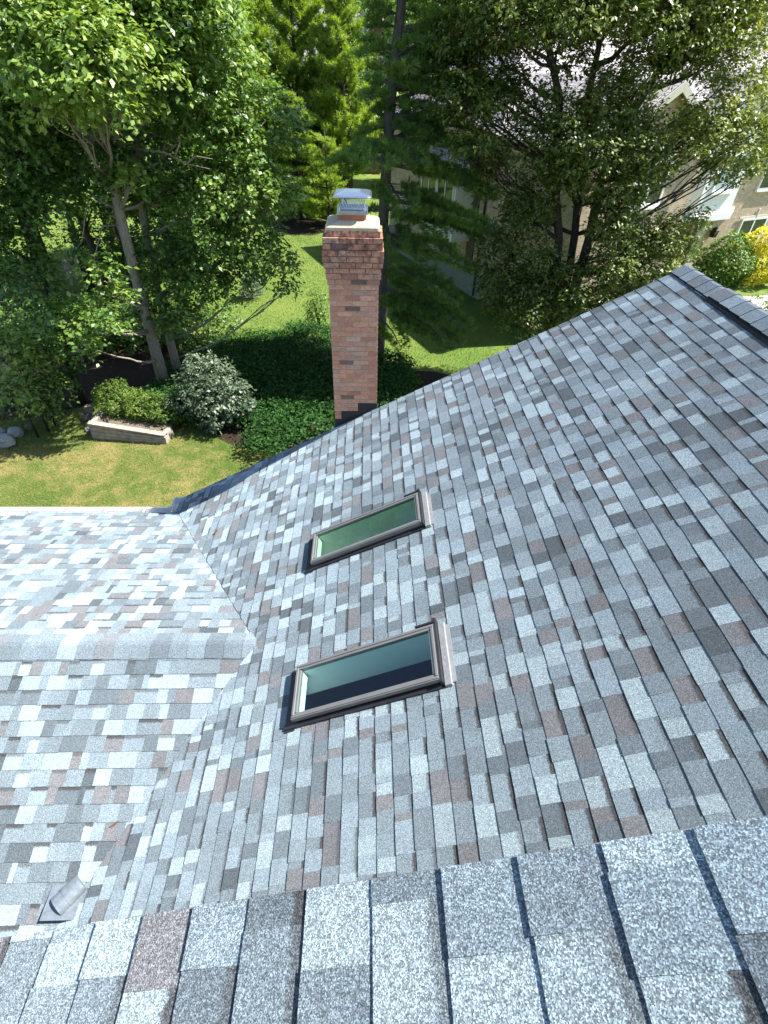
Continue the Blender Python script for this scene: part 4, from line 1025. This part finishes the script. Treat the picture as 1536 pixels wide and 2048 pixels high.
for o in list(plan.children):                     # the bed steps into the rising lawn: lower towards its right end
    for v in o.data.vertices: v.co.z *= 1 - .42 * min(1, max(0, v.co.x / Lp))
def stone_mesh(r, sx, sy, sz, seed):
    rs = random.Random(seed); bm_ = MB(); n = 7; rings = []
    for j, (zz, k) in enumerate(((0, .8), (.3, 1), (.75, .97), (1, .72))):
        ring = []
        for i in range(n):
            a = 2 * math.pi * i / n + rs.uniform(-.15, .15); q = k * rs.uniform(.82, 1.1)
            ring.append((math.cos(a) * sx * q, math.sin(a) * sy * q, zz * sz + rs.uniform(-.02, .02) * (j > 0)))
        rings.append(ring)
    loft(bm_, rings); return bm_
for i, (px, py, zb, s, mt, lab) in enumerate(((178, 838, 0, .20, STONE, 'brown rough stone at the base of the small rubble heap by the planter'), (196, 842, 0, .17, STONE, 'reddish stone in the rubble heap, touching the planter corner'),
        (186, 836, .22, .17, STONE, 'top stone of the small rubble heap by the planter'), (178, 862, 0, .11, PALESTONE, 'small pale stone against the planter front left corner'),
        (12, 892, 0, .30, PALESTONE, 'largest white boulder in the shade at the left edge'), (35, 872, 0, .22, PALESTONE, 'white boulder in the shade just right of the largest one'), (2, 872, 0, .2, PALESTONE, 'white boulder half cut by the left edge of the view'), (60, 858, 0, .12, STONE, 'small dark stone beyond the white boulders'))):
    g = onground(px, py); o = stone_mesh(r, s, s * .8, s * 1.15, 40 + i).build('stone', mt, loc=(g[0], g[1], zb), bevel=.015); tag(o, lab, 'stone', 'stones by the planter' if i < 4 else 'stones in the shade at the left')
# split rail fence
fa = onground(-30, 665); fb = onground(105, 592); fc = onground(190, 545)
fence = empty('rail_fence', (fa[0], fa[1], 0)); tag(fence, 'grey split rail fence running behind the trees at the left', 'fence')
P0, P1 = fa, fa + (fc - fa); nseg = 4
for i in range(nseg + 1):
    p = P0 + (P1 - P0) * i / nseg - [fa[0], fa[1], 0]
    mb = MB(); mb.box((p[0] - .06, p[1] - .06, 0), (p[0] + .06, p[1] + .06, 1.12)); mb.build('post', FENCEW, fence, bevel=.015)
for i in range(nseg):
    a = P0 + (P1 - P0) * i / nseg - [fa[0], fa[1], 0]; b = P0 + (P1 - P0) * (i + 1) / nseg - [fa[0], fa[1], 0]
    for zz in (.35, .68, 1.0):
        mb = MB(); mb.tube([a + [0, 0, zz], (a + b) / 2 + [0, 0, zz + random.uniform(-.03, .03)], b + [0, 0, zz + random.uniform(-.02, .02)]], [.05, .065, .05], 5); mb.build('rail', FENCEW, fence)

# ================================================================== NEIGHBOURING HOUSE
TANB = mat_brickwall('tan brick', (.47, .37, .28), (.37, .28, .21), (.48, .43, .36))
NROOF = mat_courses('pinkish grey shingle', (.44, .40, .40), (.36, .33, .34), .15)
WHITE = simple('white painted trim', (.74, .75, .73), .6, 0, 5, .06, .03)
WHITEW = simple('white siding panel', (.70, .71, .71), .7, 0, 3, .05, .05)
PALEF = simple('pale painted foundation', (.20, .235, .21), .85, 0, 4, .12, .2)
CREAM = simple('cream trim', (.55, .53, .44), .6, 0, 5, .06, .03)
PANE = NT('dark window glass'); PANE.pbr((.02, .025, .03), .04, spec=.8); PANE = PANE.m
PALEP = NT('pale blue glass'); PALEP.pbr((.35, .42, .45), .08, spec=.8); PALEP = PALEP.m  # one even pale blue over the whole pane
DOORM = simple('brown wooden door', (.20, .075, .03), .5, 0, 5, .2, .1)
nh = empty('brick_house', (5.287, 24.361, 0), math.atan2(.4, .9165))
tag(nh, 'two storey tan brick house with white bay behind the multi-stemmed tree', 'house')
mb = MB()
EV = 6.45
mb.box((0, 0, 1.1), (24, 10, EV)); mb.box((0, -5.2, 1.1), (5.2, -.003, EV))
mb.poly([(0, -5.2, EV), (5.2, -5.2, EV), (2.6, -5.2, 8.0)])
mb.box((5.25, -.0, 0), (24, 9.9, 1.098))
mb.build('wall', TANB, nh)
mb = MB(); mb.box((-.03, -5.23, -.2), (5.23, 10, 1.12)); mb.build('foundation', PALEF, nh)
mb = MB(); mb.box((-.05, .95, 1.0), (-.004, 1.55, EV)); mb.build('dark_brick_strip', simple('dark brown brick', (.10, .07, .055), .9), nh)  # flat strip of darker brown laid on the side wall, not set back
mb = MB(); mb.tube([(-.07, .45, .1), (-.07, .45, EV)], .05, 8); mb.build('downspout', BLACKF, nh)
# main roof (hipped), front gables
mb = MB(); oh = .45; ry = 5.0; rh = EV + 4.1
a, b = (-oh, -oh, EV - .1), (24.4, -oh, EV - .1); c, d_ = (24.4, 10.4, EV - .1), (-oh, 10.4, EV - .1); r0, r1 = (4.2, ry, rh), (20, ry, rh)
mb.poly([a, b, r1, r0]); mb.poly([d_, a, r0]); mb.poly([b, c, r1]); mb.poly([c, d_, r0, r1]); mb.poly([d_, c, b, a])
nr = mb.build('roof', NROOF, nh)
def gable(x0, x1, yf, apex, name):
    xm = (x0 + x1) / 2; e = .3; k = (apex - EV) / (xm - x0); L_ = (apex + .12 - (EV - .1)) / ((rh - EV + .1) / (ry + oh)) - oh
    mb = MB(); zt = lambda x: apex + .14 - abs(x - xm) * k
    for s_ in (-1, 1):
        xe = xm + s_ * (xm - x0 + e); mb.prism([(xe, yf - e, zt(xe) - .1), (xm, yf - e, zt(xm) - .1), (xm, L_, zt(xm) - .1), (xe, 0.6, zt(xe) - .1)][::s_], [(xe, yf - e, zt(xe)), (xm, yf - e, zt(xm)), (xm, L_, zt(xm)), (xe, 0.6, zt(xe))][::s_])
    mb.build('roof', NROOF, nh)
    mb = MB()
    for s_ in (-1, 1):
        xe = xm + s_ * (xm - x0 + e)
        for (yy, dz, th) in ((yf - e - .035, .03, .24), (yf - .04, -.16, .2)):
            mb.prism([(xe, yy - .03, zt(xe) - dz - th), (xm, yy - .03, zt(xm) - dz - th), (xm, yy, zt(xm) - dz - th), (xe, yy, zt(xe) - dz - th)][::s_], [(xe, yy - .03, zt(xe) + .02 - dz), (xm, yy - .03, zt(xm) + .02 - dz), (xm, yy, zt(xm) + .02 - dz), (xe, yy, zt(xe) + .02 - dz)][::s_])
    mb.build('rake_trim', CREAM, nh)
gable(0, 5.2, -5.2, 8.0, 'brick')
# white bay over the door, gabled
mb = MB(); poly = [(11.2, -.003), (11.7, -.85), (14.3, -.85), (15.5, -.003)]
mb.prism([(x, y, 2.95) for x, y in poly], [(x, y, EV) for x, y in poly]); mb.poly([(10.9, -.006, EV - .4), (15.7, -.006, EV - .4), (15.7, -.006, EV + .3), (13.3, -.006, 8.3), (10.9, -.006, EV + .3)])
bay = mb.build('bay', WHITEW, nh)
mb = MB(); k_ = 1.0
pol2 = [(11.0, -.008), (11.58, -.98), (14.4, -.98), (15.85, -.008)]
mb.prism([(x, y, 2.66) for x, y in pol2], [(x, y, 2.945) for x, y in pol2]); mb.build('trim', WHITE, bay); mb = MB(); mb.prism([(x, y, 5.35) for x, y in pol2], [(x, y, 5.5) for x, y in pol2]); mb.build('trim', WHITE, bay)
gable(10.9, 15.7, -.30, 8.25, 'white')
def window(x0, x1, z0, z1, y, nx=2, nz=2, mat=PANE, frame=WHITE, parent=nh, w=.09, sill=True):
    mb = MB(); t = w
    for (a, b, c, d) in ((x0 - t, x1 + t, z1, z1 + t), (x0 - t, x1 + t, z0 - t, z0), (x0 - t, x0, z0, z1), (x1, x1 + t, z0, z1)): mb.box((a, y - .08, c), (b, y + .04, d))
    for i in range(1, nx):
        xm = x0 + (x1 - x0) * i / nx; mb.box((xm - .045, y - .07, z0), (xm + .045, y + .04, z1))
    for j in range(1, nz):
        zm = z0 + (z1 - z0) * j / nz; mb.box((x0, y - .055, zm - .022), (x1, y + .04, zm + .022))
    if sill: mb.box((x0 - t - .05, y - .14, z0 - t - .08), (x1 + t + .05, y + .04, z0 - t))
    fr = mb.build('window', frame, parent)
    mb = MB(); mb.poly([(x0, y - .03, z0), (x1, y - .03, z0), (x1, y - .03, z1), (x0, y - .03, z1)]); mb.build('pane', mat, fr); return fr
window(17.0, 19.0, .40, 2.20, -.02)
window(17.1, 18.9, 3.75, 5.35, 0)
window(20.6, 22.4, .40, 2.20, -.02)
window(2.1, 3.5, 4.75, 6.0, -5.2); window(2.1, 3.5, 1.5, 2.9, -5.2); window(7.4, 9.2, 3.75, 5.2, 0); window(7.4, 9.2, .6, 2.2, 0)
window(12.35, 13.7, 4.0, 5.2, -.85, 1, 1, PALEP)
mb = MB(); mb.box((17.95, -.10, 2.31), (18.05, -.03, 2.75)); mb.box((16.6, -.08, 2.30), (19.4, -.04, 2.42)); mb.build('lintel', CREAM, nh)
# entrance
mb = MB(); mb.box((11.95, -.06, .05), (12.95, -.03, 2.3)); 
for (a, b) in ((.2, .95), (1.15, 2.1)): mb.box((12.12, -.075, a), (12.78, -.058, b))
dr = mb.build('door', DOORM, nh, bevel=.01); mb = MB(); mb.tube([(12.85, -.10, 1.0), (12.85, -.10, 1.12)], .02, 6); mb.build('handle', BRONZE, dr)
mb = MB(); mb.box((11.5, -.12, .0), (11.92, -.025, 2.5)); mb.box((13.45, -.14, 0), (14.05, -.025, 2.5)); mb.box((11.3, -.16, 2.36), (14.3, -.02, 2.655)); mb.box((13.02, -.10, 0), (13.12, -.025, 2.35)); mb.build('door_surround', CREAM, nh)
mb = MB(); mb.box((13.13, -.05, .2), (13.43, -.03, 2.3)); mb.build('sidelight', PANE, nh)
mb = MB(); mb.tube([(14.75, -.02, 1.75), (14.75, -.2, 1.75)], .03, 6); mb.prism([(14.63, -.32, 1.6), (14.87, -.32, 1.6), (14.87, -.1, 1.6), (14.63, -.1, 1.6)], [(14.6, -.36, 1.95), (14.9, -.36, 1.95), (14.9, -.06, 1.95), (14.6, -.06, 1.95)]); mb.prism([(14.58, -.38, 1.952), (14.92, -.38, 1.952), (14.92, -.04, 1.952), (14.58, -.04, 1.952)], [(14.73, -.23, 2.1), (14.77, -.23, 2.1), (14.77, -.19, 2.1), (14.73, -.19, 2.1)]); mb.build('wall_lamp', BLACKP, nh)
mb = MB(); mb = None
for lo_, hi_ in (((5.7, -oh - .14, EV - .16), (10.5, -oh - .02, EV - .04)), ((15.9, -oh - .14, EV - .16), (24.4, -oh - .02, EV - .04)), ((-oh - .14, -.4, EV - .16), (-oh - .02, 10.4, EV - .04)), ((-.48, -5.4, EV - .2), (-.36, -.5, EV - .08))):
    mb = MB(); mb.box(lo_, hi_); mb.build('gutter', CREAM, nh)
# sun room bay at the side
mb = MB(); X = -1.0
mb.prism([(X, 1.4, 2.25), (-.035, 1.4, 2.25), (-.035, 4.6, 2.25), (X, 4.6, 2.25)], [(X, 1.4, 4.7), (-.035, 1.4, 4.7), (-.035, 4.6, 4.7), (X, 4.6, 4.7)])
sr = mb.build('side_bay', WHITEW, nh)
mb = MB(); mb.prism([(X - .25, 1.1, 4.72), (-.04, 1.1, 5.5), (-.04, 4.9, 5.5), (X - .25, 4.9, 4.72)], [(X - .25, 1.1, 4.8), (-.04, 1.1, 5.6), (-.04, 4.9, 5.6), (X - .25, 4.9, 4.8)]); mb.build('bay_roof', NROOF, sr)
for i in range(2):
    y0, y1 = 1.6 + i * 1.5, 2.9 + i * 1.5
    mb = MB()
    for (a, b, c, e_) in ((y0 - .07, y1 + .07, 4.5, 4.57), (y0 - .07, y1 + .07, 3.15, 3.22), (y0 - .07, y0, 3.22, 4.5), (y1, y1 + .07, 3.22, 4.5), ((y0 + y1) / 2 - .03, (y0 + y1) / 2 + .03, 3.22, 4.5)): mb.box((X - .05, a, c), (X - .004, b, e_))
    fr = mb.build('window', WHITE, sr); mb = MB(); mb.poly([(X - .02, y1, 3.22), (X - .02, y0, 3.22), (X - .02, y0, 4.5), (X - .02, y1, 4.5)]); mb.build('pane', PANE, fr)
# distant houses glimpsed through the trees
def far_house(name, label, x, y, w, dpt, h, rh_, rot, wall, roof, chim_=None):
    root = empty(name, (x, y, 0), rot); tag(root, label, 'house')
    mb = MB(); mb.box((-w / 2, -dpt / 2, 0), (w / 2, dpt / 2, h)); mb.poly([(-w / 2, -dpt / 2, h), (-w / 2, dpt / 2, h), (-w / 2, 0, rh_)]); mb.poly([(w / 2, -dpt / 2, h), (w / 2, 0, rh_), (w / 2, dpt / 2, h)]); mb.build('wall', wall, root)
    mb = MB(); k = (rh_ - h) / (dpt / 2); e = .5
    for s_ in (-1, 1):
        mb.prism([(-w / 2 - e, s_ * (dpt / 2 + e), h - e * k + .02), (w / 2 + e, s_ * (dpt / 2 + e), h - e * k + .02), (w / 2 + e, 0, rh_ + .02), (-w / 2 - e, 0, rh_ + .02)][::-s_], [(-w / 2 - e, s_ * (dpt / 2 + e), h - e * k + .16), (w / 2 + e, s_ * (dpt / 2 + e), h - e * k + .16), (w / 2 + e, 0, rh_ + .16), (-w / 2 - e, 0, rh_ + .16)][::-s_])
    mb.build('roof', roof, root)
    for i in range(3):
        for (za, zb) in ((1.0, 2.4), (3.9, 5.2)):
            if zb > h: continue
            x_ = -w / 2 + w * (i + .5) / 3; mb = MB(); mb.box((x_ - .6, -dpt / 2 - .05, za), (x_ + .6, -dpt / 2 - .01, zb)); mb.build('window', PANE, root)
    if chim_:
        cx_, cy_, top = chim_; mb = MB(); mb.box((cx_ - .5, cy_ - .4, 0), (cx_ + .5, cy_ + .4, top)); mb.box((cx_ - .58, cy_ - .48, top - .5), (cx_ + .58, cy_ + .48, top + .0)); mb.build('chimney', REDB, root)
REDB = mat_brickwall('distant red brick', (.28, .085, .06), (.22, .07, .055), (.3, .25, .22))
c = at(735, 40, 60)
far_house('distant_house', 'distant house with a red brick chimney at the top centre', c[0] - 5.5, 64, 13, 8, 7.2, 11.6, .05, TANB, NROOF, (6.0, -4.4, 14.5))
c = at(62, 156, 62)
far_house('distant_house', 'distant pale roofed house glimpsed at the upper left', c[0], 64, 12, 9, 4.6, 7.6, .15, WHITEW, NROOF)
bpy.context.view_layer.update()
